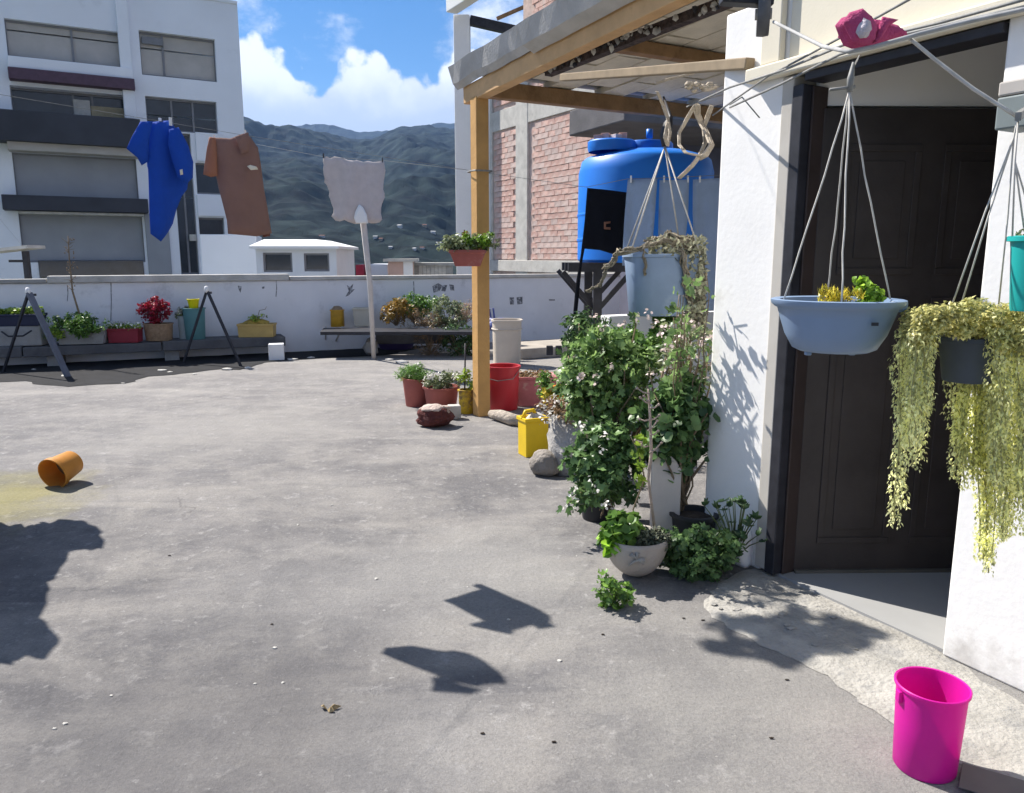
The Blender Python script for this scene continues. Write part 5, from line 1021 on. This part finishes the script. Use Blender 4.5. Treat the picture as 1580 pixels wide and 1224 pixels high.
shrub(bA, 938, 592, 4.45, (.28, .25, .31), 150, 24, .060, .050, T_LOBE, L_ger, 'tall bushy green shrub with pale flowers left of the white pillar', flowers=(34, 7, .020, L_fl))
shrub(bA + Vector((-.05, -.05, 0)), 932, 728, 4.05, (.19, .2, .28), 95, 25, .058, .050, T_LOBE, L_gerd, 'dark dense shrub with white flowers below the tall green shrub', flowers=(18, 7, .018, L_white))
shrub(bB, 1044, 656, 3.98, (.17, .16, .26), 90, 25, .058, .052, T_ROUND, L_gerd, 'dark round leaved shrub between the tall shrub and the white pillar')
shrub(bB + Vector((-.02, .2, 0)), 1056, 548, 4.2, (.19, .17, .24), 70, 16, .06, .034, T_OVAL, L_grey, 'thin grey green twiggy shrub reaching up towards the hanging basin', flowers=(46, 6, .020, L_fl))
shrub(bA + Vector((.1, .3, 0)), 966, 540, 4.7, (.22, .2, .13), 50, 40, .055, .05, T_LOBE, L_green, 'fresh green top of a shrub behind the tall flowering one')
q = AY(900, 545, 6.0); shrub(Vector((q.x, q.y, .0)), 902, 520, 6.0, (.17, .15, .2), 50, 36, .05, .045, T_OVAL, L_dark, 'small dark bush under the tank stand', stem=M_stem)
b = MB(); a0 = AY(886, 500, 6.3); b.tube([Vector((a0.x, a0.y, 0)), AY(886, 520, 6.3), AY(889, 478, 6.3)], [.012, .01, .005], 6); c = AY(1020, 500, 4.85); t = thing('green_sprig', 'small bright sprig growing through the basin vines above the shrub', 'plant', c)
P_, N_ = clumps([c + Vector((random.uniform(-.06, .08), random.uniform(-.05, .05), random.uniform(-.08, .06))) for k in range(9)], 36, .035); leaves('foliage', P_, N_, .045, T_LOBE, L_green, t)
b = MB(); b.tube([c + Vector((.0, 0, -.3)), c + Vector((.02, 0, -.1)), c], [.008, .006, .004], 5); b.build('stems', M_stem, t, smooth=True)
p = G(1028, 846); b = MB(); O_ = p + Vector((-.085, .0, .0)); b.add([O_, O_ + Vector((.15, 0, 0)), O_ + Vector((.15, 0, .42)), O_ + Vector((.12, 0, .47)), O_ + Vector((.02, 0, .56)), O_ + Vector((-.005, 0, .5))], []); b.f = []
n = 6; b.v += [v + Vector((0, .028, 0)) for v in b.v[:6]]; b.f = [tuple(range(6)), tuple(reversed(range(6, 12)))] + [(i, i + 6, (i + 1) % 6 + 6, (i + 1) % 6) for i in range(6)]
tag(b.build('white_board', mat('pinkish_white_board', (.60, .54, .49), .8, .06, 5, .1, 50), loc=p, bevel=.005, fix=True), 'pinkish white slanted board standing among the shrubs behind the bowl', 'board')
b = MB(); a = AY(1005, 700, 3.62); b.tube([AY(1012, 832, 3.6), AY(1000, 740, 3.6), a, AY(1003, 640, 3.6), AY(1000, 600, 3.62)], [.007, .007, .008, .006, .004], 6)
for k in range(11):
    c = AY(1002 + random.uniform(-3, 3), 608 + k * 9 + random.uniform(-6, 6), 3.6); e_2 = c + Vector((random.choice((-1, 1)) * random.uniform(.015, .06), random.uniform(-.03, .03), random.uniform(.0, .05))); b.tube([c, c.lerp(e_2, .5) + Vector((0, 0, -.008)), e_2], [.005, .004, .003], 5); b.rock(e_2, (.008, .008, .007), k, .5, 1)
tag(b.build('bare_stem', mat('pink_bark', (.46, .36, .30), .9, .2, 12, .5, 40), loc=AY(1012, 832, 3.6), smooth=True), 'bare pinkish branching stem in front of the dark shrub', 'plant')
# hemispherical bowl
p = G(984, 896); rb = .152; t = thing('bowl_planter', 'round beige cement bowl planter with a dragonfly ornament on its side', 'planter', p)
M_ = Matrix.Translation(p + Vector((0, .07, 0))); pr = [(.001, .0)] + [(rb * math.sin(a), rb * 1.25 * (1 - math.cos(a))) for a in np.linspace(.25, 1.62, 12)] + [(rb * .93, rb * 1.30), (rb * .90, rb * 1.16), (rb * .4, rb * .55), (.001, rb * .5)]
b = MB(); b.lathe(pr, 36, M=M_, wob=.02); b.build('bowl', mat('beige_cement', (.42, .375, .33), .9, .10, 5, .3, 60, blot=((.52, .48, .44), 6, .56, .5)), t, smooth=True)
b = MB(); b.lathe([(.001, rb * 1.13), (rb * .5, rb * 1.12), (rb * .9, rb * 1.08)], 30, M=M_); b.build('soil', M_soil, t, smooth=True)
b = MB(); c = AY(983, 862, p.y - .075); b.tube([c + Vector((-.035, .012, -.04)), c + Vector((-.01, -.004, -.01)), c + Vector((.03, -.004, .0))], [.005, .008, .006], 6)
for dx, dz in ((-.03, .022), (.0, .03), (.035, -.008), (.03, -.022)): b.tube([c + Vector((0, -.005, 0)), c + Vector((dx, -.002, dz))], [.005, .012], 6)
b.build('dragonfly', M_conc, t, smooth=True)
top = p + Vector((0, .07, rb * 1.16))
P_, N_ = clumps([top + Vector((random.uniform(-.14, -.03), random.uniform(-.1, .05), random.uniform(.0, .12))) for k in range(16)], 22, .04); leaves('lettuce_leaves', P_, N_, .05, T_ROUND, L_green, t)
P_, N_ = clumps([top + Vector((random.uniform(-.16, -.1), random.uniform(-.1, .0), random.uniform(-.01, .04))) for k in range(7)], 14, .03); leaves('lettuce_leaves', P_, N_, .055, T_ROUND, leafmat('leaf_fresh_lime', (.16, .32, .03)), t)
P_, N_ = clumps([top + Vector((random.uniform(-.01, .13), random.uniform(-.09, .05), random.uniform(.0, .04))) for k in range(22)], 40, .03); leaves('dark_rosette', P_, N_, .028, T_OVAL, mat('leaf_grey_rosette', (.075, .085, .055), .7, .25, 14, tint=True), t)
b = MB(); b.tube([top + Vector((.0, 0, 0)), top + Vector((-.02, 0, .15)), top + Vector((.03, 0, .30)), top + Vector((.0, 0, .42)), top + Vector((-.04, 0, .5))], [.005, .004, .004, .003, .002], 5); b.build('stems', M_twig, t, smooth=True)
P_, N_ = clumps([top + Vector((-.0, 0, z)) for z in (.3, .36, .42, .48)], 10, .03); leaves('foliage', P_, N_, .04, T_LOBE, L_lime, t)
p = G(950, 942); t = thing('floor_plant', 'small green sprawling plant on the floor in front of the cement bowl', 'plant', p); plant(t, p + Vector((0, .05, 0)), p + Vector((0, .04, .075)), (.085, .07, .085), 34, 13, .026, .028, T_LOBE, L_green, M_stem, .003, stems=20)
p = G(1085, 900); t = thing('low_shrub', 'low dark ferny shrub spilling over the floor at the pillar foot', 'plant', p); plant(t, p + Vector((0, .12, 0)), p + Vector((.0, .1, .11)), (.19, .14, .12), 85, 36, .042, .032, T_LOBE, L_gerd, M_stem, .004, stems=30)
# big leaves against the pillar
q = G(1135, 872); t = thing('broad_leaf_plant', 'plant with separate broad green leaves against the foot of the white pillar', 'plant', q); stm = MB()
for k in range(26):
    x = random.uniform(1078, 1172); y = random.uniform(772, 842); Yp = 3.50 - .0 * k + random.uniform(-.07, .05); c = AY(x, y, Yp); b = MB(); tv, tf = T_LOBE; s = random.uniform(.045, .075)
    Rm = Matrix.Rotation(random.uniform(0, 6.28), 3, 'Z') @ Matrix.Rotation(random.uniform(.3, 1.3), 3, 'X'); b.v = [c + Rm @ (Vector(v) * s) for v in tv]; b.f = list(tf); solid(b.build('leaf', mat('broad_leaf', (.050, .10, .040), .5, .3, 30, transl=.25), t, smooth=True), .0012)
    stm.tube([q + Vector((0, .06, .0)), q.lerp(c, .6) + Vector((0, 0, .03)), c], [.004, .003, .002], 5)
stm.build('stems', M_stem, t, smooth=True)
p = G(1150, 880); b = MB(); b.rock(p + Vector((.0, .06, .09)), (.055, .05, .11), 6, .25, 3, .8); tag(b.build('white_stone', M_white, loc=p, smooth=True), 'upright white painted stone at the foot of the pillar by the door', 'stone')
# ================================================================== HANGING POTS BY THE DOOR
YA = 2.05; q = AY(1286, 541, YA); t = thing('hanging_bowl', 'light blue plastic bowl planter hanging on four cords before the dark door', 'planter', q, 'hanging planters'); hz_ = AY(1286, 461, YA).z - q.z
m_ = mat('light_blue_plastic', (.20, .285, .42), .42, .06, 4, spec=.4, blot=((.25, .33, .44), 5, .6, .4)); r1 = .148; M_ = Matrix.Translation(q)
b = MB(); b.lathe([(.001, 0), (.088, 0), (.105, .008), (.126, .045), (.141, .09), (r1, hz_ - .024), (r1 + .008, hz_ - .02), (r1 + .016, hz_ - .012), (r1 + .018, hz_ - .002), (r1 + .012, hz_), (r1 - .006, hz_ - .002), (.133, .09), (.118, .045), (.001, .02)], 44, M=M_); smooth_angle(b.build('bowl', m_, t), 50)
b = MB(); b.box(q + Vector((.158, -.01, hz_ - .034)), (.03, .045, .030)); b.build('lug', m_, t, bevel=.006); b = MB(); b.lathe([(.001, hz_ - .018), (.13, hz_ - .022)], 30, M=M_); b.build('soil', mat('pale_soil', (.16, .13, .10), .95, .3, 20, .8, 60), t, smooth=True)
for dx in (-.075, .04): b = MB(); b.box(q + Vector((dx, -.02, -.010)), (.016, .016, .011)); b.build('foot', m_, t, bevel=.003)
b = MB(); b.box(AY(1350, 503, YA - .145), (.016, .004, .008)); b.build('slot', M_dark, t)
hk = AY(1311, 142, YA); 
for dx, dy in ((-.148, -.02), (-.045, -.135), (.03, .14), (.146, .01)):
    e = q + Vector((dx, dy, hz_ - .006)); b = MB(); b.tube([e.lerp(hk, i / 8) + Vector((random.uniform(-.002, .002), 0, -.008 * 4 * (i / 8) * (1 - i / 8))) for i in range(9)], .0022, 6); b.build('cord', M_rope, t, smooth=True)
b = MB(); b.tube([hk, hk + Vector((0, 0, .03)), hk + Vector((.004, 0, .07)), AY(1318, 102, YA), AY(1326, 86, YA + .05)], [.007, .009, .003, .0025, .002], 6); b.tube([hk + Vector((-.05, 0, .005)), hk + Vector((.012, 0, .012))], .004, 6); b.build('hook', M_wire, t, smooth=True)
tp = q + Vector((0, -.02, hz_ - .012))
P_, N_ = clumps([tp + Vector((random.uniform(-.06, .015), random.uniform(-.08, -.03), random.uniform(.0, .03))) for k in range(12)], 40, .016); leaves('yellow_foliage', P_, N_, .022, T_BLADE, L_yel, t, up=[0, 0, 1])
P_, N_ = clumps([tp + Vector((random.uniform(.03, .085), random.uniform(-.07, -.02), random.uniform(.0, .06))) for k in range(16)], 26, .012); leaves('green_foliage', P_, N_, .014, T_ROUND, leafmat('leaf_succulent', (.22, .36, .04)), t)
b = MB()
for k in range(10): b.rock(tp + Vector((random.uniform(-.12, .13), random.uniform(-.1, .0), .0)), (.014, .010, .008), k, .4, 1)
b.build('bark_chips', M_lconc, t, kind='stuff')
# trailing plant
YR = 1.95; q = AY(1492, 588, YR); t = thing('trailing_planter', 'dark grey hanging pot overgrown by long trailing yellow green strands', 'planter', q, 'hanging planters')
pot(t, q, .058, .075, .115, mat('slate_plastic', (.075, .09, .115), .6, .12, 5), rim=.008); ct = AY(1492, 500, YR)
hk2 = AY(1572, 172, YR)
for (x, y, d) in ((1470, 468, -.03), (1482, 474, .0), (1540, 480, .03)): b = MB(); e = AY(x, y, YR + d); b.tube([e, e.lerp(hk2, .5) + Vector((0, 0, -.01)), hk2 + Vector((-.005, 0, -.06)), hk2], .0021, 6); b.build('cord', M_rope, t, smooth=True)
cs = [AY(i, 508 + random.uniform(-36, 20) + 12 * abs((1500 - i) / 90), YR + random.uniform(-.13, .12)) for i in rng.uniform(1402, 1592, 150)]
cs = [c for c, i in ((c, 790 + FPX * c.x / (c.y * cp - (c.z - 1.5) * sp)) for c in cs) if not (1440 < i < 1532 and c.z < AY(0, 506, YR).z and c.y < YR + .02)]
P_, N_ = clumps(cs, 120, .024); leaves('crown_foliage', P_, N_, .013, T_OVAL, leafmat('leaf_olive_trailing', (.44, .43, .17), .4), t)
strands = []
for (x0, x1, y1, n, dx) in ((1394, 1416, 690, 26, -2), (1405, 1438, 660, 34, -4), (1408, 1428, 722, 7, -6), (1390, 1400, 812, 4, -12), (1470, 1486, 752, 9, -2), (1486, 1535, 742, 46, -4), (1508, 1524, 866, 9, -2), (1524, 1544, 884, 12, 0), (1540, 1566, 850, 16, 0), (1560, 1600, 842, 20, 2), (1535, 1600, 770, 44, 0), (1508, 1600, 800, 16, 0)):
    for k in range(max(2, int(n * .3))): strands.append((random.uniform(x0, x1), y1 - random.uniform(0, 60) * (random.random() ** 2) - (0 if k == 0 else random.uniform(0, 22)), dx, random.uniform(-.12, .08)))
PP = []; NN = []; sm = MB()
for (x, y1, dx, dd) in strands:
    dd = max(dd, .03) if 1440 < x < 1532 else dd; a = AY(x, 512 + random.uniform(-12, 18), YR + dd); e = AY(x + dx, y1, YR + dd); L_ = (a - e).length; n = int(L_ / .0009); rs_ = random.uniform(.015, .023)
    tt = np.linspace(0, 1, n)[:, None]; w1, w2 = random.uniform(0, 6), random.uniform(0, 6)
    line_ = np.array(a) * (1 - tt) + np.array(e) * tt; line_[:, 0:1] += .006 * np.sin(tt * 9 + w1); line_[:, 1:2] += .006 * np.sin(tt * 8 + w2)
    sm.tube([Vector(line_[i]) for i in range(0, n, max(1, n // 8))], .0018, 4)
    an = rng.uniform(0, 6.28, n); rr = rs_ * (1 - .3 * tt[:, 0]) * (1 + .25 * np.sin(tt[:, 0] * 23 + w1)) * np.sqrt(rng.random(n) * .6 + .4); off = np.stack([np.cos(an) * rr, np.sin(an) * rr, rng.normal(0, .003, n)], 1)
    PP.append(line_ + off); NN.append(np.stack([np.cos(an), np.sin(an), np.full(n, .4)], 1))
PP = np.concatenate(PP); NN = np.concatenate(NN); leaves('trailing_strands', PP, NN, .0115 * (.6 + .6 * rng.random(len(PP))), T_OVAL, L_trail, t, up=[0, 0, -1]); sm.build('stems', mat('pale_stem', (.40, .38, .16), .7), t, smooth=True, kind='stuff')
b = MB(); b.bar(AY(1590, 165, 2.60), AY(1571, 180, 1.76), .012, .018); b.build('bracket', M_wire, t)
# teal pot at the edge
q = AY(1592, 480, 1.8); t = thing('teal_hanging_pot', 'turquoise plastic pot hanging at the right edge above the trailing plant', 'planter', q, 'hanging planters'); hh = AY(1592, 364, 1.8).z - q.z
pot(t, q, .045, .058, hh, mat('turquoise_plastic', (.015, .34, .32), .4, .06, 4), rim=.008)
for (x, y) in ((1562, 366), (1580, 352), (1600, 362)): b = MB(); b.tube([AY(x, y, 1.8), AY(1566, 250, 1.8), AY(1571, 185, 1.8)], .0021, 6); b.build('cord', M_rope, t, smooth=True)
P_, N_ = clumps([q + Vector((random.uniform(-.05, .05), random.uniform(-.05, .05), hh + .005)) for k in range(12)], 20, .012); leaves('foliage', P_, N_, .014, T_OVAL, L_grey, t)
# ================================================================== LINES AND CLOTH AT THE TOP RIGHT
for i, (pp, r, lab, m_) in enumerate((([(1100, 178, 4.2), (1128, 158, 3.7), (1185, 118, 3.3), (1290, 62, 2.7), (1420, -10, 2.3)], .004, 'dark line running from the pillar up past the pink cloth, steepest of the lines', M_wire),
        ([(1060, 165, 4.6), (1126, 135, 3.6), (1210, 108, 3.1), (1300, 70, 2.6), (1440, 38, 2.3), (1600, -6, 2.0)], .0045, 'dark line that passes behind the middle of the pink cloth', M_wire), ([(1126, 166, 3.6), (1205, 130, 3.1), (1296, 84, 2.6), (1400, 52, 2.35), (1600, 6, 2.0)], .0045, 'dark line passing just under the pink cloth', M_wire),
        ([(1194, 34, 3.0), (1230, 52, 2.8), (1270, 72, 2.35), (1310, 80, 2.12), (1350, 72, 2.1), (1420, 52, 2.05), (1500, 32, 2.0), (1610, 8, 1.9)], .006, 'thick pale grey sagging rope under the pink cloth', mat('grey_rope', (.36, .36, .355), .8, .15, 20)),
        ([(1402, 58, 2.07), (1440, 90, 2.05), (1500, 136, 2.0), (1572, 182, 1.95)], .0045, 'pale grey rope running down to the hook of the trailing plant', M_rope), ([(1126, 162, 3.66), (1145, 150, 3.55), (1172, 182, 3.50)], .003, 'short thin wire on the face of the white pillar', M_wire))):
    pts = [AY(x, y, Y) for x, y, Y in pp]; fine = []
    for k in range(len(pts) - 1):
        for j in range(3): fine.append(pts[k].lerp(pts[k + 1], j / 3))
    line('washing_line', lab, fine + [pts[-1]], r, m_)
YP = 2.14; M_pink = mat('magenta_cloth', (.47, .075, .19), .9, .10, 7, .4, 160, transl=.15); q = AY(1345, 45, YP)
t = thing('pink_cloth', 'magenta pink cloth bundled over the lines at the top right', 'cloth', q, 'clothes on the line')
garment('cloth', [(1288, 40), (1298, 28), (1318, 22), (1335, 30), (1362, 32), (1380, 38), (1398, 50), (1402, 56), (1382, 62), (1356, 68), (1336, 74), (1318, 76), (1302, 70), (1294, 54)], YP, M_pink, t, .045, .022, (13, 9), .008, seed=3)
garment('fold', [(1290, 42), (1300, 27), (1320, 21), (1334, 34), (1341, 50), (1338, 68), (1322, 77), (1304, 71)], YP, M_pink, t, .03, .016, (14, 9), .008, seed=9, oy=-.04)
garment('lining', [(1308, 50), (1316, 38), (1326, 44), (1330, 58), (1324, 68), (1310, 70), (1305, 60)], YP, mat('pale_lining', (.52, .47, .50), .9, .1, 12, .5, 120), t, .02, .03, (26, 14), .008, seed=2, oy=-.062)
garment('fold', [(1352, 32), (1376, 37), (1362, 46), (1350, 66), (1338, 72), (1346, 50)], YP, M_pink, t, .02, .014, (16, 8), .008, seed=6, oy=-.035)
q = AY(1178, 22, 3.1); t = thing('pulley', 'dark grey round metal pulley fixed under the roof at the top of the pillar', 'pulley', q); Mx = Matrix.Translation(q) @ Matrix.Rotation(R(75), 4, 'Z') @ Matrix.Rotation(R(90), 4, 'X')
b = MB(); b.lathe([(.055, -.02), (.075, -.022), (.078, 0), (.075, .022), (.055, .02), (.055, -.02)], 24, M=Mx); b.build('wheel', mat('cast_iron', (.12, .12, .125), .6, .2, 12), t, smooth=True)
b = MB(); b.bar(q + Vector((-.16, .0, .07)), q + Vector((.03, 0, .06)), .06, .07); b.build('mount', M_dark, t, bevel=.004); b = MB(); b.lathe([(.001, -.03), (.02, -.03), (.02, .03), (.001, .03)], 12, M=Mx); b.bar(q + Vector((0, 0, .06)), q + Vector((0, 0, -.02)), .02, .06); b.build('axle', M_conc, t)
# ================================================================== BUCKET, TIPPED POT, LITTER
p = G(1447, 1215); t = thing('pink_bucket', 'bright magenta pink plastic bucket in the lower right corner', 'bucket', p)
mp = mat('magenta_plastic', (.76, .016, .42), .38, .04, 3, spec=.4, transl=.38, blot=((.66, .16, .40), 14, .60, .45)); b = MB(); M_ = Matrix.Translation(p + Vector((.01, .095, 0)))
b.lathe([(.001, .0), (.082, .0), (.086, .006), (.092, .16), (.095, .245), (.096, .255), (.1015, .258), (.102, .266), (.099, .268), (.095, .266), (.093, .25), (.083, .01), (.001, .008)], 48, M=M_); smooth_angle(b.build('shell', mp, t), 50)
b = MB(); c = p + Vector((.01 - .098, .09, .245)); b.obox(c + Vector((-.006, -.012, -.03)), (.012, 0, 0), (0, .024, 0), (0, 0, .035)); b.build('lug', mp, t, bevel=.003)
p = G(89, 752); t = thing('orange_pot', 'small orange plastic pot lying on its side on the open terrace floor', 'pot', p); ax = Vector((-.22, -.95, -.20)).normalized(); Mx = Matrix.Translation(p + Vector((.0, .10, .112)) - ax * .08) @ ax.to_track_quat('Z', 'Y').to_matrix().to_4x4()
mo = mat('orange_clay_plastic', (.62, .27, .045), .5, .12, 5, transl=.2, blot=((.36, .22, .11), 6, .58, .7)); b = MB(); b.lathe([(.001, 0), (.078, 0), (.082, .006), (.098, .15), (.106, .155), (.108, .19), (.100, .19), (.094, .15), (.076, .008), (.001, .008)], 36, M=Mx); smooth_angle(b.build('shell', mo, t), 50)
b = MB(); b.lathe([(.075, .01), (.084, .06), (.001, .04)], 20, M=Mx); b.build('soil_crust', mat('pot_crust', (.15, .10, .06), .9, .4, 12), t)
p = G(505, 1097); t = thing('dry_leaf', 'curled tan dry leaf lying on the floor near the shadows', 'leaf', p)
for k, (a, s) in enumerate(((.5, .05), (2.4, .035), (-.5, .03))):
    b = MB(); d = Vector((math.cos(a), math.sin(a) * .8, 0)); w_ = Vector((-d.y, d.x, 0)); b.add([p + Vector((0, 0, .004)), p + d * s * .5 + w_ * .009 + Vector((0, 0, .014)), p + d * s + Vector((0, 0, .006)), p + d * s * .5 - w_ * .009 + Vector((0, 0, .002)), p + d * s * .5 + Vector((0, 0, .018))], [(0, 1, 4), (1, 2, 4), (2, 3, 4), (3, 0, 4)]); solid(b.build('blade', mat('dry_leaf_tan', (.34, .25, .13), .9, .3, 40), t), .001)
for i, (x, y) in enumerate(((420, 964), (855, 1146), (745, 1133), (1055, 955), (1085, 958), (1215, 1050), (1190, 1140), (262, 858), (930, 980))):
    p = G(x, y); b = MB(); b.rock(p + Vector((0, 0, .003)), (.009, .004, .003), i, .6, 1); tag(b.build('leaf_scrap', M_soil, loc=p), 'tiny dark scrap of leaf on the terrace floor', 'litter', 'dark leaf scraps on the floor')
for i in range(16):
    x = random.uniform(60, 1150); y = random.uniform(700, 1210); p = G(x, y); r = random.uniform(.003, .008); b = MB(); b.rock(p + Vector((0, 0, r * .3)), (r * 1.3, r, r * .6), i, .5, 1); tag(b.build('pebble', M_lconc, loc=p), 'tiny pale pebble lying on the open terrace floor', 'pebble', 'pale pebbles on the terrace floor')

# ================================================================== ADDED UNSEEN FERN ABOVE THE FRAME, SHAPED TO CAST DAPPLED SHADE BEFORE THE DOOR
s_ = Vector((SUNV.x, SUNV.y, 0)) / SUNV.z; zf = 3.25; fc = G(1230, 985) + s_ * zf; t = thing('added_shade_fern', 'added unseen fern basket high above the terrace, shaped to shade the floor by the door', 'planter', fc + Vector((0, 0, zf)), 'hanging planters')
b = MB(); b.lathe([(.001, -.16), (.09, -.16), (.13, -.02), (.14, 0), (.12, 0), (.001, -.03)], 24, M=Matrix.Translation(fc + Vector((0, 0, zf)))); b.build('added_shade_basket', M_terra, t, smooth=True)
shp = [(1068, 1000), (1100, 985), (1090, 965), (1120, 950), (1180, 962), (1160, 975), (1225, 940), (1290, 952), (1375, 986), (1340, 1000), (1320, 1012), (1260, 1012), (1215, 1032), (1170, 1015), (1130, 1012)]
P_ = []
while len(P_) < 5200:
    x, y = random.uniform(1060, 1380), random.uniform(890, 1036)
    if noise.noise(Vector((x / 26, y / 13, 0))) + .5 * noise.noise(Vector((x / 11, y / 6, 3))) > (.22 if x > 1190 else .02): continue
    if pip(x, y, shp) or (y < 940 and 1105 < x < 1230 and random.random() < .30): z_ = zf + random.uniform(-.12, .10); P_.append(G(x, y) + s_ * z_ + Vector((0, 0, z_)))
leaves('foliage', P_, np.tile(list(SUNV), (len(P_), 1)), .032, T_OVAL, L_green, t, jitter=.7)
b = MB(); b.tube([A.pt(-9, 9.0), fc + Vector((0, 0, zf + .45)), rf(3.2, -.12, .16)], .0015, 5); [b.tube([fc + Vector((dx, dy, zf)), fc + Vector((0, 0, zf + .45))], .002, 5) for dx, dy in ((.13, 0), (-.07, .11), (-.07, -.11))]; b.build('wire', M_wire, t)  # wire and cords of the added unseen fern

# twiggy sprigs close to the pillar: they throw the leafy shadow on its face
o_ = Q.pt(-.52, .0, .12); t = thing('climbing_plant', 'thin leafy twigs climbing close along the left edge of the white pillar', 'plant', o_); b = MB(); P_ = []
for k in range(9):
    pts = [Q.pt(-.52 + .03 * math.sin(k), .10, .10)]; z = .1; a_ = -.50; d_ = .10
    while z < random.uniform(1.0, 1.5): z += .11; a_ += random.uniform(-.03, .045); d_ = min(.22, max(.05, d_ + random.uniform(-.03, .035))); a_ = min(a_, -.36); pts.append(Q.pt(a_, z, d_))
    b.tube(pts, [.006 - .004 * i / len(pts) for i in range(len(pts))], 5)
    for p in pts[3:]:
        for j in range(random.randint(1, 6)): P_.append(p + Vector((random.uniform(-.06, .05), random.uniform(-.05, .05), random.uniform(-.05, .06))))
b.build('stems', M_twig, t, smooth=True, kind='stuff'); leaves('foliage', P_, rng.normal(0, 1, (len(P_), 3)), .042 * (.5 + rng.random(len(P_))), T_LOBE, L_ger, t)
